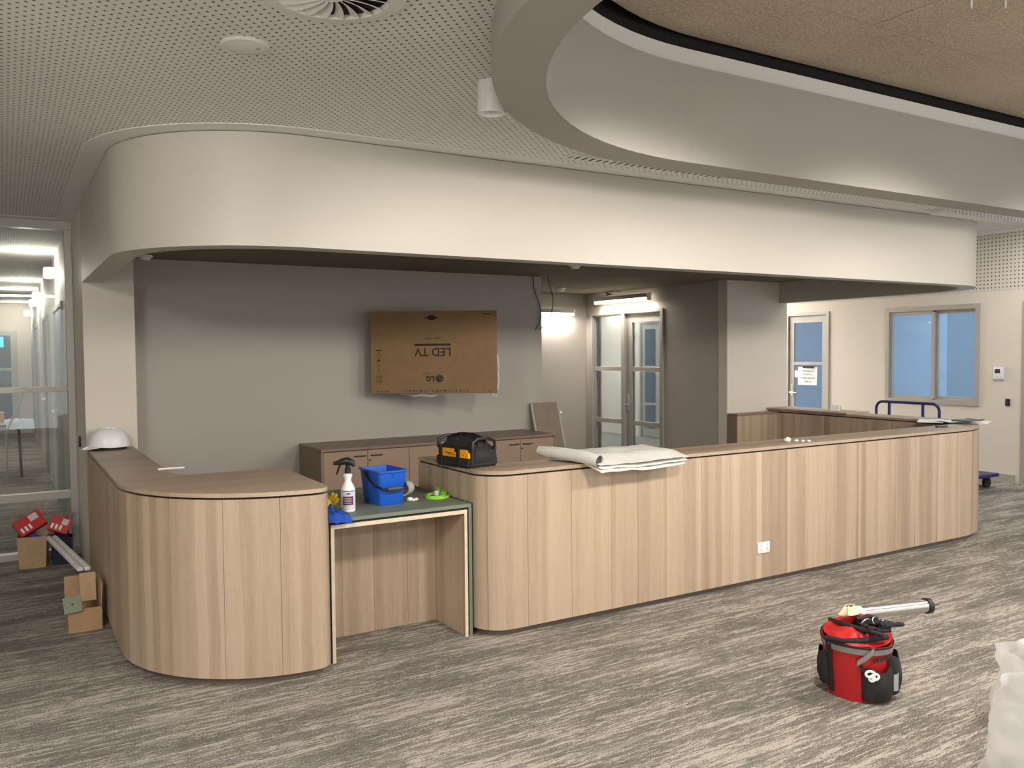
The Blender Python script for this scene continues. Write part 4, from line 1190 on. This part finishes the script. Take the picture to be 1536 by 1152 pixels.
for xx in (TX+0.08, TX+1.0):
    for yy in (5.45, 6.11):
        b = B(); b.T = MX.Translation((xx, yy, 0.062)) @ MX.Rotation(pi/2, 4, 'X'); b.lathe([(0.062, -0.018), (0.062, 0.018)], 20); b.T = None; b.box((xx-0.02, yy-0.028, 0.05), (xx+0.02, yy-0.021, 0.131)); b.box((xx-0.02, yy+0.021, 0.05), (xx+0.02, yy+0.028, 0.131)); b.build('caster', M['black'], tr)

# =================================================================== OBJECTS ON THE LOW DESK
DZt = 0.7505
# spray bottle
c = (1.565, 4.325); sb = thing('spray_bottle', 'white spray bottle with black trigger and purple label on the low desk', 'bottle', (*c, DZt))
b = B(); b.lathe([(0.034, 0), (0.038, 0.004), (0.038, 0.120), (0.030, 0.140), (0.0185, 0.162), (0.0175, 0.178), (0.024, 0.192), (0.023, 0.200), (0.013, 0.206), (0.013, 0.215)], 28, (*c, DZt)); b.build('bottle_body', M['bottle'], sb)
RV = MX.Translation((*c, DZt)) @ MX.Rotation(rad(-20), 4, 'Z')
b = B(); b.T = RV; b.lathe([(0.0388, 0.014), (0.0388, 0.118)], 16, capb=False, capt=False, arc=(rad(-150), rad(-30))); b.build('label_band', M['label'], sb)
b = B(); b.T = RV; b.lathe([(0.0395, 0.040), (0.0395, 0.086)], 12, capb=False, capt=False, arc=(rad(-135), rad(-48))); b.build('label_panel', M['purple'], sb)
b = B(); b.T = RV
for z, a0, a1 in [(0.112, -148, -32), (0.097, -105, -70), (0.101, -95, -80)]: b.lathe([(0.0397, z), (0.0397, z+0.004)], 10, capb=False, capt=False, arc=(rad(a0), rad(a1)))
b.build('label_print', M['ink'], sb)
b = B(); b.T = RV
for k in range(4): b.lathe([(0.0401, 0.048+0.009*k), (0.0401, 0.050+0.009*k)], 8, capb=False, capt=False, arc=(rad(-125), rad(-60-6*(k % 2))))
b.build('label_lines', M['label'], sb)
HT = MX.Translation((*c, DZt)) @ MX.Rotation(rad(-31), 4, 'Z')
b = B(); b.T = HT; b.lathe([(0.0165, 0.206), (0.0165, 0.232), (0.012, 0.236), (0.012, 0.250)], 18); b.build('collar', M['black'], sb)
b = B(); b.T = HT
b.tube([(0.036, 0, 0.243), (0.024, 0, 0.262), (0.0, 0, 0.272), (-0.028, 0, 0.269), (-0.050, 0, 0.262), (-0.066, 0, 0.260)], [0.008, 0.017, 0.021, 0.018, 0.013, 0.010], 12)
b.tube([(-0.064, 0, 0.260), (-0.076, 0, 0.260)], [0.011, 0.010], 10); b.build('spray_head', M['black'], sb)
b = B(); b.T = HT; b.tube([(-0.036, 0, 0.258), (-0.046, 0, 0.240), (-0.052, 0, 0.222), (-0.060, 0, 0.200)], [0.007, 0.006, 0.006, 0.005], 8); b.build('trigger', M['black'], sb)

# blue bucket
BK = TRZ((1.83, 4.48, DZt), 5) @ MX.Diagonal((0.85, 0.85, 1.0, 1.0)); bk = thing('blue_bucket', 'rectangular blue bucket with black bail handle on the low desk', 'bucket', (1.83, 4.48, DZt))


def rrect(lx, ly, r, n=5):
    out = []
    for cx, cy, a in ((lx-r, ly-r, 0), (-lx+r, ly-r, 90), (-lx+r, -ly+r, 180), (lx-r, -ly+r, 270)):
        out += [(cx+r*cos(rad(a+90*i/n)), cy+r*sin(rad(a+90*i/n))) for i in range(n+1)]
    return out


def loft(b, rings, closed_bottom=True):
    n = len(rings[0]); vs = [p for R in rings for p in R]; fs = []
    for i in range(len(rings)-1):
        for k in range(n): fs.append((i*n+k, i*n+(k+1) % n, (i+1)*n+(k+1) % n, (i+1)*n+k))
    if closed_bottom: fs.append(list(range(n))[::-1]); fs.append([(len(rings)-1)*n+k for k in range(n)])
    b._add(vs, fs)


def bring(lx, ly, r, z): return [(x, y, z-(0.006 if (y < -ly*0.7 and abs(x) < 0.02 and z > 0.16) else 0)) for x, y in rrect(lx, ly, r)]


b = B(); b.T = BK
loft(b, [bring(0.086, 0.118, 0.022, 0.0), bring(0.090, 0.122, 0.024, 0.006), bring(0.104, 0.146, 0.026, 0.180), bring(0.112, 0.154, 0.028, 0.184), bring(0.112, 0.154, 0.028, 0.194), bring(0.101, 0.143, 0.024, 0.194), bring(0.098, 0.139, 0.024, 0.17), bring(0.084, 0.115, 0.020, 0.008)])
b.build('tub', M['blue'], bk)
b = B(); b.T = BK
b.grid(lambda u, v: ((u-0.5)*0.05*(1-v*0.9), -0.139-0.012*(1-v)*sin(pi*u)+0.008*v-0.003, 0.186-0.045*v), 8, 5, 0.003); b.build('pouring_spout', M['blue'], bk)
b = B(); b.T = BK
hp = [(-0.112, 0.03, 0.165), (-0.118, -0.03, 0.140), (-0.112, -0.10, 0.112), (-0.085, -0.160, 0.098), (-0.05, -0.172, 0.095), (0.05, -0.172, 0.095), (0.085, -0.160, 0.098), (0.112, -0.10, 0.112), (0.118, -0.03, 0.140), (0.112, 0.03, 0.165)]
b.tube(hp, 0.0075, 8); b.build('bail_handle', M['black'], bk)
b = B(); b.T = BK; b.tube([(-0.055, -0.172, 0.095), (0.055, -0.172, 0.095)], 0.012, 10); b.build('grip', M['darkgrey'], bk)
b = B(); b.T = BK
for s in (-1, 1): b.box((s*0.108-0.008, 0.012, 0.148), (s*0.108+0.008, 0.05, 0.185), 0.004, 1)
b.build('handle_lugs', M['black'], bk)

# yellow glove and blue cloth
yg = thing('yellow_glove', 'crumpled yellow rubber glove beside the spray bottle', 'glove', (1.46, 4.42, DZt))
GM = TRZ((1.455, 4.40, DZt), 35)
b = B(); b.T = GM
b.tube([(-0.06, 0, 0.03), (-0.02, 0, 0.036), (0.03, 0, 0.032), (0.06, 0.0, 0.026)], [0.027, 0.034, 0.034, 0.026], 14); b.build('palm', M['yellow'], yg)
for k, (dy, ln, h) in enumerate([(-0.024, 0.05, 0.03), (-0.009, 0.06, 0.05), (0.008, 0.058, 0.056), (0.023, 0.045, 0.04)]):
    b = B(); b.T = GM; b.tube([(0.05, dy*0.8, 0.028), (0.05+ln*0.6, dy, 0.028+h*0.5), (0.05+ln*0.8, dy*1.2, 0.028+h)], [0.012, 0.0105, 0.009], 8); b.build('finger', M['yellow'], yg)
b = B(); b.T = GM; b.tube([(0.0, 0.028, 0.03), (0.02, 0.05, 0.045), (0.045, 0.06, 0.062)], [0.013, 0.011, 0.009], 8); b.build('thumb', M['yellow'], yg)
def ragf(u, v):
    x = 1.395+0.12*u; y = 4.27-0.14*v-0.01*u
    e = abs(MN.noise(V((x*26, y*22, 1.2))))
    z = DZt+0.006+0.060*e*(1-abs(u-0.35))*(1-0.6*v)+0.030*(1-u)*(1-v)
    if y < Dy: z = min(z, DZt+0.012-(Dy-y)*0.9+0.02*e)
    return (x+0.012*MN.noise(V((y*20, x*20, 4))), y, z)
b = B(); b.grid(ragf, 22, 22, 0.004); tag(b.build('blue_cloth', M['bluecloth'], smooth=60), 'crumpled blue cloth at the front corner of the low desk', 'cloth')

# clear tape roll and white scraps
tp = thing('tape_roll', 'roll of clear tape lying beside the blue bucket', 'tape', (2.07, 4.60, DZt))
TPM = MX.Translation((2.035, 4.63, DZt+0.042)) @ MX.Rotation(rad(-50), 4, 'Z') @ MX.Rotation(pi/2, 4, 'X')
b = B(); b.T = TPM; b.lathe([(0.034, -0.03), (0.042, -0.03), (0.042, 0.03), (0.034, 0.03), (0.034, -0.03)], 32, capb=False, capt=False); b.build('tape_film', M['bottle'], tp)
b = B(); b.T = TPM; b.lathe([(0.030, -0.031), (0.0335, -0.031), (0.0335, 0.031), (0.030, 0.031), (0.030, -0.031)], 32, capb=False, capt=False); b.build('core', M['chrome'], tp)
b = B()
for (x, y, s) in [(1.975, 4.435, 0.016), (2.01, 4.425, 0.012), (1.99, 4.42, 0.010)]:
    bm = bmesh.new(); bmesh.ops.create_icosphere(bm, subdivisions=2, radius=1)
    for v in bm.verts:
        k = 1+0.5*MN.noise(v.co*1.9+V((x*30, 0, 0))); v.co = (x+v.co.x*s*k*1.2, y+v.co.y*s*k, max(DZt, DZt+s*0.6+v.co.z*s*k*0.7))
    b.bm(bm)
tag(b.build('paper_scrap', M['paper'], smooth=0), 'small white scraps on the low desk in front of the tape roll', 'scrap')

# lime webbing strap coiled on the desk
def ribbon(pts, wdir_z, w, th):
    bb = B(); P = [V(p) for p in pts]
    def fn(u, v):
        k = u*(len(P)-1); i = min(int(k), len(P)-2); f = k-i
        p = P[i]*(1-f)+P[i+1]*f
        return (p.x, p.y, p.z+(v-0.0)*w)
    bb.grid(fn, (len(P)-1)*2, 1, th); return bb
sp = thing('webbing_strap', 'lime green webbing strap coiled near the far corner of the low desk', 'strap', (2.14, 4.50, DZt))
lp1 = [(2.115+0.085*cos(t), 4.455+0.080*sin(t)+0.02*cos(t), DZt+0.001) for t in [rad(a) for a in range(20, 381, 20)]]
lp2 = [(2.105+0.068*cos(t), 4.455+0.062*sin(t)+0.02*cos(t), DZt+0.003) for t in [rad(a) for a in range(0, 361, 20)]]
lp3 = [(2.185+0.02*k, 4.475+0.022*k+(0.012 if k % 2 else 0), DZt+0.012+0.002*k) for k in range(5)]+[(2.275, 4.60, DZt+0.02)]
lp3 = [(2.15, 4.50, DZt+0.002), (2.175, 4.54, DZt+0.01), (2.195, 4.58, DZt+0.014), (2.215, 4.605, DZt+0.014), (2.228, 4.60, DZt+0.012), (2.226, 4.575, DZt+0.010), (2.212, 4.54, DZt+0.006), (2.195, 4.50, DZt+0.004), (2.17, 4.46, DZt+0.001)]
for q, wd in ((lp1, 0.013), (lp2, 0.016), (lp3, 0.024)):
    q = [(x_+0.05, y_+0.005, z_) for x_, y_, z_ in q]
    q = [(min(x_, 2.224), y_, z_) for x_, y_, z_ in q]
    ribbon(q, 1, wd, 0.003).build('strap_loop', M['lime'], sp, smooth=60)
b = B(); b.box((2.155, 4.475, DZt+0.004), (2.18, 4.495, DZt+0.034), 0.003, 1); b.build('buckle', M['label'], sp)

# =================================================================== WALL DEVICES
ol = thing('power_outlet', 'white double power outlet low on the long plank counter', 'outlet', (4.41, 4.028, 0.25))
b = B(); b.box((4.353, 4.018, 0.212), (4.467, 4.028, 0.288), 0.004, 2); b.build('plate', M['white'], ol)
for s in (-0.028, 0.028):
    b = B()
    for dx, dz, a in ((-0.007, 0.0, 30), (0.007, 0.0, -30), (0, -0.012, 0)):
        b.T = MX.Translation((4.41+s+dx, 4.018, 0.242+dz)) @ MX.Rotation(rad(a), 4, 'Y'); b.box((-0.0012, -0.0006, -0.005), (0.0012, 0.001, 0.005))
    b.build('socket_slots', M['darkgrey'], ol, smooth=0)
    b = B(); b.box((4.41+s-0.006, 4.014, 0.262), (4.41+s+0.006, 4.018, 0.276), 0.001, 1); b.build('rocker', M['label'], ol)
th = thing('thermostat', 'white thermostat with grey display on the cream window wall', 'thermostat', (XW, 5.626, 1.29))
b = B(); b.box((XW-0.006, 5.555, 1.205), (XW, 5.70, 1.375), 0.003, 1); b.build('back_plate', M['label'], th)
b = B(); b.box((XW-0.03, 5.570, 1.225), (XW-0.006, 5.685, 1.365), 0.008, 2); b.build('housing', M['white'], th)
b = B(); b.box((XW-0.0315, 5.60, 1.295), (XW-0.0295, 5.665, 1.345)); b.build('display', M['screen'], th, smooth=0)
b = B()
for k in range(3): b.box((XW-0.032, 5.585+0.03*k, 1.245), (XW-0.0295, 5.60+0.03*k, 1.258))
b.build('buttons', M['label'], th, smooth=0)
def reader(name, x, y, z, lab, sgn):
    r = thing(name, lab, 'switch', (x, y, z))
    b = B(); b.box((x-0.014, y-0.026, z-0.042), (x, y+0.026, z+0.042), 0.004, 2); b.build('body', M['black'], r)
    b = B(); b.box((x-0.0155, y-0.012, z-0.015), (x-0.0135, y+0.012, z+0.015)); b.build('touch_pad', M['darkgrey'], r, smooth=0)
reader('card_reader', XW, 5.52, 0.953, 'black card reader under the thermostat', 1)
reader('card_reader', XL, 7.253, 0.941, 'black card reader on the cream wall edge beside the hard hat', 1)
# notice on the glass door
nt = thing('paper_notice', 'white paper notice taped to the glass of the grey framed door', 'notice', (XW-0.015, 8.42, 1.2))
b = B(); b.T = frame_mtx((XW-0.012, 8.42, 1.205), (0, -1, 0), (0, -0.02, 1)); b.grid(lambda u, v: ((u-0.5)*0.34, (v-0.5)*0.265, 0.006*sin(u*5)*v), 8, 6, 0.0008); b.build('sheet', M['paper'], nt)
rnd = random.Random(4)
for k, wl in enumerate([0.20, 0.15, 0.24, 0.11]):
    b = B(); y = 8.415+wl/2; zc = 1.285-0.052*k
    while y > 8.415-wl/2:
        ww = rnd.uniform(0.008, 0.016)
        b.box((XW-0.0225, y-ww, zc-0.010), (XW-0.0215, y, zc+0.010*rnd.uniform(0.7, 1))); y -= ww+rnd.choice([0.004, 0.004, 0.005, 0.013])
    b.build('print_line', M['greydoor'], nt, smooth=0)
b = B(); b.box((XW-0.022, 8.30, 1.325), (XW-0.014, 8.50, 1.352)); b.build('tape', M['black'], nt, smooth=0)
n2 = thing('small_sign', 'small white sign behind the paper notice on the grey framed door', 'sign', (XW+0.0, 8.64, 1.23))
b = B(); b.box((XW+0.001, 8.585, 1.185), (XW+0.009, 8.665, 1.285)); b.build('plate', M['paper'], n2, smooth=0)
text_mesh('A', 0.05, 'lettering', M['greydoor'], frame_mtx((XW-0.0005, 8.63, 1.235), (0, -1, 0), (0, 0, 1)), n2, 0.0004)

# =================================================================== FLOOR ITEMS
# red bucket bag
RBc = (3.385, 2.51); rb = thing('bucket_tool_bag', 'red bucket tool bag with black mesh pockets standing on the carpet', 'bag', (*RBc, 0))
RT = MX.Translation((*RBc, 0.0))


def rbag(u, v, off=0.0):
    a = 2*pi*u; z = 0.272*v
    r = 0.138+0.016*v+0.004*sin(3*a+2)*v+0.003*MN.noise(V((cos(a)*2, sin(a)*2, z*9)))+off
    lean = -0.012*v
    zz = z+(0.022*sin(a+0.6)+0.012*sin(2*a))*v*v*v
    return (r*cos(a)+lean, r*sin(a), zz)


b = B(); b.T = RT; b.grid(lambda u, v: rbag(u, v), 48, 14, 0.004); b.lathe([(0.0, 0.003), (0.138, 0.003)], 32, capb=False, capt=False); b.build('body', M['red'], rb, smooth=60)
b = B(); b.T = RT; b.grid(lambda u, v: rbag(u, 0.855+0.115*v, 0.005), 48, 2, 0.002); b.build('reflective_band', M['greytape'], rb, smooth=60)
b = B(); b.T = RT; b.grid(lambda u, v: rbag(u, 0.965+0.04*v, 0.006), 48, 2, 0.004); b.build('rim_binding', M['blackfab'], rb, smooth=60)
camdir = math.atan2(-RBc[1], -RBc[0])  # direction from the bag back to the room centre
def pocket(a0, a1, z0, z1, bulge, name, mat):
    b = B(); b.T = RT
    def fn(u, v):
        a = a0+(a1-a0)*u; z = z0+(z1-z0)*v
        w = sin(pi*u)**0.55*(0.35+0.65*sin(pi*min(1, 0.18+0.75*v)))
        r = 0.142+0.015*z/0.285+0.004+bulge*w+0.003*MN.noise(V((a*9, z*40, 2)))
        return (r*cos(a)-0.012*z/0.285, r*sin(a), z+0.012*sin(u*9)*v)
    b.grid(fn, 22, 10, 0.003); return b.build(name, mat, rb, smooth=60)
cd = camdir
pocket(cd+0.10, cd+1.15, 0.016, 0.160, 0.040, 'mesh_pocket', M['blackfab'])
pocket(cd+0.95, cd+1.85, 0.030, 0.200, 0.038, 'mesh_pocket', M['blackfab'])
pocket(cd-1.75, cd-1.02, 0.040, 0.190, 0.030, 'mesh_pocket', M['blackfab'])
pocket(cd-1.02, cd-0.80, 0.02, 0.245, 0.002, 'side_webbing', M['blackfab'])
b = B(); b.T = RT
for (a, z, dz, tw) in [(cd+0.05, 0.252, -0.075, 0.0)]:
    def st(u, v): 
        aa = cd+0.42-0.42*u; z = 0.252-0.062*u+0.026*(v-0.5); r = 0.168+0.006*sin(pi*u); return (r*cos(aa)-0.01, r*sin(aa), z)
    b.grid(st, 8, 2, 0.003)
    def st2(u, v):
        aa = cd-0.02+0.30*u; z = 0.200-0.060*u+0.028*(v-0.5); r = 0.164+0.004*sin(pi*u); return (r*cos(aa)-0.01, r*sin(aa), z)
b.build('fold_strap', M['greytape'], rb, smooth=60)
b = B(); b.T = RT; b.grid(st2, 8, 2, 0.003); b.build('webbing', M['blackfab'], rb, smooth=60)
b = B(); b.T = RT
for k in range(7):
    a0 = cd+0.42+0.095*k
    b.grid(lambda u, v: ((0.164+0.0*v)*cos(a0+0.065*u)-0.009, (0.164)*sin(a0+0.065*u), 0.192+0.010*k*0.25+0.020*v), 3, 2, 0.001)
b.build('lettering', M['ink'], rb, smooth=0)
b = B(); b.T = RT
for k, (a, z, ra, rb_) in enumerate([(cd+0.30, 0.150, 0.024, 0.016), (cd+0.42, 0.138, 0.020, 0.015), (cd+0.34, 0.130, 0.015, 0.013)]):
    r = 0.181
    p = V((r*cos(a)-0.008, r*sin(a), z)); n_ = V((cos(a), sin(a), 0.25)).normalized(); s_ = V((-sin(a), cos(a), 0)); t_ = n_.cross(s_)
    b.tube([p+(s_*cos(q)*ra+t_*sin(q)*rb_)*0.8 for q in [i*2*pi/16 for i in range(16)]], 0.006, 6, closed=True)
b.build('white_ties', M['white'], rb)
b = B(); b.T = RT
a = cd+1.25; b.grid(lambda u, v: ((0.182+0.008*sin(pi*u))*cos(cd+0.98+0.22*u)-0.006, (0.182+0.008*sin(pi*u))*sin(cd+0.98+0.22*u), 0.06+0.075*v), 6, 4, 0.003); b.build('bottle_in_pocket', M['greydoor'], rb, smooth=60)
# drawstring top and black clutter
b = B(); b.T = RT
b.grid(lambda u, v: ((0.150*(1-v*0.75))*cos(2*pi*u)-0.01, (0.150*(1-v*0.75))*sin(2*pi*u), 0.283+0.022*sin(2*pi*u+0.6)+0.045*sin(pi*v*0.6)*(0.6+0.5*sin(4*pi*u+1))+0.012*MN.noise(V((cos(2*pi*u)*3, sin(2*pi*u)*3, v*4)))), 40, 8, 0.003); b.build('collar_cloth', M['red'], rb, smooth=60)
b = B(); b.T = RT
random.seed(21)
for k in range(9):
    a = cd+0.1+0.28*k/3+random.uniform(-0.3, 0.3); r0 = 0.03+0.1*random.random()
    pts = []
    for t in range(6):
        q = a+t*0.32; rr = r0+0.07*sin(t*1.1+k); pts.append((rr*cos(q)+0.015, rr*sin(q)-0.01, 0.318+0.018*sin(t*1.6+k)+0.004*k*0.5))
    b.tube(pts, random.uniform(0.006, 0.011), 6)
b.tube([(-0.01, 0.155, 0.30), (-0.06, 0.02, 0.318), (-0.035, -0.09, 0.312), (0.05, -0.13, 0.315)], 0.010, 6)
b.tube([(-0.16, 0.05, 0.268), (-0.15, -0.03, 0.272), (-0.09, -0.10, 0.285), (0.0, -0.15, 0.300)], 0.013, 8)
b.build('black_straps', M['blackfab'], rb, smooth=60)
b = B(); b.T = RT
for (x, y, z, r, tl) in [(0.03, -0.07, 0.345, 0.024, 0.6), (-0.02, -0.05, 0.340, 0.028, -0.4), (0.06, -0.09, 0.335, 0.020, 0.2)]:
    b.tube([(x+r*cos(q), y+r*0.6*sin(q)*tl, z+r*0.7*sin(q)) for q in [i*2*pi/16 for i in range(16)]], 0.0028, 5, closed=True)
b.build('steel_rings', M['chrome'], rb)
rg = B()
rg.T = MX.Translation((RBc[0]+0.005, RBc[1]+0.055, 0.355)); rg.grid(lambda u, v: ((0.055-0.03*v)*cos(2*pi*u)*(1+0.3*sin(5*2*pi*u)), (0.04-0.025*v)*sin(2*pi*u), 0.035*v+0.01*MN.noise(V((u*9, v*4, 3)))), 26, 6, 0.004)
tag(rg.build('beige_rag', M['rag'], smooth=60), 'beige rag bunched on top of the red bucket tool bag', 'rag')
# silver tube
tu = thing('silver_tube', 'silver tube with black end cap sticking out of the red bucket tool bag', 'tube', (3.62, 2.53, 0.36))
P0, P1 = V((3.46, 2.56, 0.342)), V((3.868, 2.47, 0.335)); dx = (P1-P0).normalized()
b = B(); b.tube([P0, P1-dx*0.025], 0.032, 20); b.build('barrel', M['chrome'], tu)
b = B(); b.tube([P1-dx*0.03, P1-dx*0.026, P1-dx*0.002, P1+dx*0.002], [0.033, 0.038, 0.038, 0.034], 20); b.tube([P1, P1+dx*0.06], 0.003, 6); b.build('end_cap', M['black'], tu)
b = B(); b.tube([P0, P0-dx*0.015, P0-dx*0.04], [0.035, 0.035, 0.014], 16); b.build('collar', M['label'], tu)

# paper bag with red cartons
pb = thing('paper_bag', 'open brown paper bag of red cartons by the glazed screen', 'bag', (0.16, 7.35, 0))
PM = TRZ((0.155, 7.37, 0), -8)
b = B(); b.T = PM
rr = [[(x*k, y*k, z) for x, y in [(-0.095, -0.10), (0.0, -0.112), (0.095, -0.10), (0.10, 0.0), (0.095, 0.10), (-0.095, 0.10), (-0.10, 0)]] for z, k in ((0, 0.93), (0.10, 0.97), (0.24, 1.05))]
n = 7; vs = [p for R in rr for p in R]; fs = [list(range(n))[::-1]]
for i in range(2):
    for k in range(n): fs.append((i*n+k, i*n+(k+1) % n, (i+1)*n+(k+1) % n, (i+1)*n+k))
bm = bmesh.new(); bv = [bm.verts.new(p) for p in vs]
for f in fs: bm.faces.new([bv[k] for k in f])
bm.normal_update(); bmesh.ops.solidify(bm, geom=bm.faces[:], thickness=0.003); b.bm(bm)
b.build('bag_body', M['cardlight'], pb, smooth=0)


def redbox(loc, rot, size, lab):
    r = thing('red_carton', lab, 'box', loc, 'red cartons in the paper bag')
    T = MX.Translation(loc) @ MX.Rotation(rad(rot[2]), 4, 'Z') @ MX.Rotation(rad(rot[1]), 4, 'Y') @ MX.Rotation(rad(rot[0]), 4, 'X')
    x, y, z = size
    b = B(); b.T = T; b.box((-x/2, -y/2, -z/2), (x/2, y/2, z/2), 0.002, 1); b.build('carton_body', M['redbox'], r)
    b = B(); b.T = T; b.box((x*0.05, -y/2-0.001, z*0.02), (x*0.36, -y/2-0.0002, z*0.40)); b.build('label_patch', M['label'], r, smooth=0)
    b = B(); b.T = T
    for k in range(3): b.box((-x*0.4+0.03*k, -y/2-0.001, -z*0.35), (-x*0.4+0.016+0.03*k, -y/2-0.0002, -z*0.05))
    b.build('label_print', M['paper'], r, smooth=0)


redbox((0.135, 7.385, 0.32), (-28, -28, 12), (0.20, 0.07, 0.13), 'red carton lying tilted in the mouth of the paper bag')
redbox((0.335, 7.33, 0.300), (-20, 22, -10), (0.14, 0.06, 0.12), 'red carton with white label propped against the navy crate')
b = B(); b.tube([(0.13, 7.30, 0.225), (0.165, 7.295, 0.235), (0.205, 7.30, 0.225)], [0.014, 0.018, 0.013], 10); tag(b.build('blue_cloth', M['bluecloth'], smooth=60), 'small blue cloth tucked in the mouth of the paper bag', 'cloth')
b = B(); b.T = MX.Translation((0.335, 7.40, 0.30)) @ MX.Rotation(rad(35), 4, 'Y'); b.box((-0.014, -0.008, -0.10), (0.014, 0.008, 0.14), 0.003, 1); tag(b.build('timber_handle', M['cabside']), 'dark wooden handle sticking up behind the red cartons', 'handle')
nc = thing('navy_crate', 'open navy blue crate between the paper bag and the cream wall', 'crate', (0.34, 7.38, 0))
b = B(); x0, x1, y0, y1, h = 0.278, 0.415, 7.29, 7.50, 0.225
b.box((x0, y0, 0), (x1, y1, 0.012)); b.box((x0, y0, 0.012), (x1, y0+0.012, 0.085)); b.box((x0, y1-0.012, 0.012), (x1, y1, h)); b.build('tray', M['navycrate'], nc, smooth=0)
for xa in (x0, x1-0.018):
    b = B(); b.box((xa, y0, 0.085), (xa+0.018, y0+0.018, h)); b.box((xa, y0, h-0.018), (xa+0.018, y1-0.012, h)); b.build('post', M['navycrate'], nc, smooth=0)
# white profile
wp = thing('white_profile', 'pair of white plastic trim lengths leaning from the crate onto the small cardboard box', 'trim', (0.33, 6.5, 0.25))
for s in (-0.020, 0.020):
    p0 = V((0.268+s, 7.18, 0.235)); p1 = V((0.388+s, 5.80, 0.282)); d = (p1-p0)
    L = d.length; xd = d.normalized(); T = frame_mtx(p0, xd, V((0, 0, 1)).cross(xd))
    b = B(); b.T = T; b.box((0, -0.017, -0.012), (L, 0.017, 0.012), 0.005, 2); b.box((0, -0.004, 0.012), (L, 0.004, 0.016)); b.build('trim_length', M['sheet'], wp)
# small cardboard box with flaps up
cb = thing('cardboard_box', 'small open cardboard box with raised flaps against the curved counter', 'box', (0.36, 5.6, 0))
x0, x1, y0, y1, h, t = 0.275, 0.452, 5.43, 5.74, 0.135, 0.004
b = B(); b.box((x0, y0, 0), (x1, y1, t)); b.box((x0, y0, t), (x1, y0+t, h)); b.box((x0, y1-t, t), (x1, y1, h)); b.box((x0, y0+t, t), (x0+t, y1-t, h)); b.box((x1-t, y0+t, t), (x1, y1-t, h)); b.build('box_body', M['card'], cb, smooth=0)
b = B(); b.T = MX.Translation((0, y1-t, h)) @ MX.Rotation(rad(-12), 4, 'X'); b.box((x0, 0, 0), (x1, t, 0.125)); b.build('flap', M['card'], cb, smooth=0)
b = B(); b.T = MX.Translation((x1-t, 0, h)) @ MX.Rotation(rad(3), 4, 'Y'); b.box((0, y0+0.02, 0), (t, y1-0.03, 0.13)); b.build('flap', M['cardlight'], cb, smooth=0)
b = B(); b.T = MX.Translation((0.34, y1-0.06, h)) @ MX.Rotation(rad(-14), 4, 'X'); b.box((0.01, -0.10, -0.02), (0.095, -0.097, 0.145)); b.build('flap', M['cardlight'], cb, smooth=0)
gp = thing('steel_plate', 'square sage green plate with a centre hole leaning on the small cardboard box', 'plate', (0.30, 5.425, 0.16))
GT = MX.Translation((0.298, 5.415, 0.172)) @ MX.Rotation(rad(-6), 4, 'Y') @ MX.Rotation(rad(-10), 4, 'X')
b = B(); b.T = GT; b.box((-0.047, -0.004, -0.047), (0.047, 0.004, 0.047), 0.001, 1); b.build('plate_body', M['felt'], gp)
b = B(); b.T = GT @ MX.Rotation(pi/2, 4, 'X'); b.lathe([(0.0, 0.0045), (0.006, 0.0045)], 14, capb=False, capt=False); b.build('hole', M['black'], gp)

# polythene bags at the lower corner
def polybag(name, lab, c, rx, ry, h, seed, flare, mats=M['poly']):
    b = B()
    def fn(u, v):
        a = 2*pi*u; k = (1-0.25*v+flare*max(0, v-0.6)**1.3)
        cr = MN.noise(V((cos(a)*2.2, sin(a)*2.2, v*2.4+seed)))*0.16+MN.noise(V((cos(a)*5.5, sin(a)*5.5, v*6+seed)))*0.07
        z = h*v*(1+0.22*MN.noise(V((cos(a)*1.6, sin(a)*1.6, seed*2.1)))*v)
        return (c[0]+rx*k*(1+cr)*cos(a), c[1]+ry*k*(1+cr)*sin(a), max(0.002, z))
    b.grid(fn, 56, 24)
    return tag(b.build(name, mats, smooth=80), lab, 'bag', 'milky polythene bags on the carpet')


polybag('polythene_bag', 'milky polythene bag slumped at the lower corner, nearer and wider', (3.22, 1.50), 0.30, 0.30, 0.36, 3.1, 0.5)
polybag('polythene_bag', 'milky polythene bag standing taller behind the slumped one', (3.80, 1.86), 0.24, 0.24, 0.30, 8.4, 0.5)

# table and clutter in the glazed corridor
wt = thing('trestle_table', 'folding table with blue sheet in the glazed corridor', 'table', (0.0, 13.2, 0))
b = B(); b.box((-0.9, 12.8, 0.70), (0.30, 13.5, 0.73), 0.005, 1); b.build('tabletop', M['label'], wt)
for xx in (-0.8, 0.14):
    for yy in (12.85, 13.42):
        b = B(); b.tube([(xx, yy, 0.70), (xx+0.02, yy, 0.0)], 0.016, 8); b.build('leg', M['darkgrey'], wt)
b = B(); b.grid(lambda u, v: (0.0+0.32*u, 12.72+0.5*v, 0.735+0.05*abs(MN.noise(V((u*4, v*4, 1))))-(0.09*(1-v*6) if v < 0.166 else 0)), 14, 12, 0.004); tag(b.build('blue_sheet', M['bluepaint'], smooth=60), 'pale blue plastic sheet on the corridor table', 'sheet')
b = B(); b.box((-0.28, 12.9, 0.732), (-0.02, 13.15, 0.86), 0.004, 1); tag(b.build('tan_carton', M['orange']), 'tan carton on the corridor table', 'box')
b = B(); b.tube([(-0.01, 12.66, 0.0), (0.0, 12.66, 0.62), (0.20, 12.66, 1.13)], 0.012, 8); tag(b.build('broom_pole', M['greydoor']), 'thin grey pole leaning at the corridor table', 'pole')
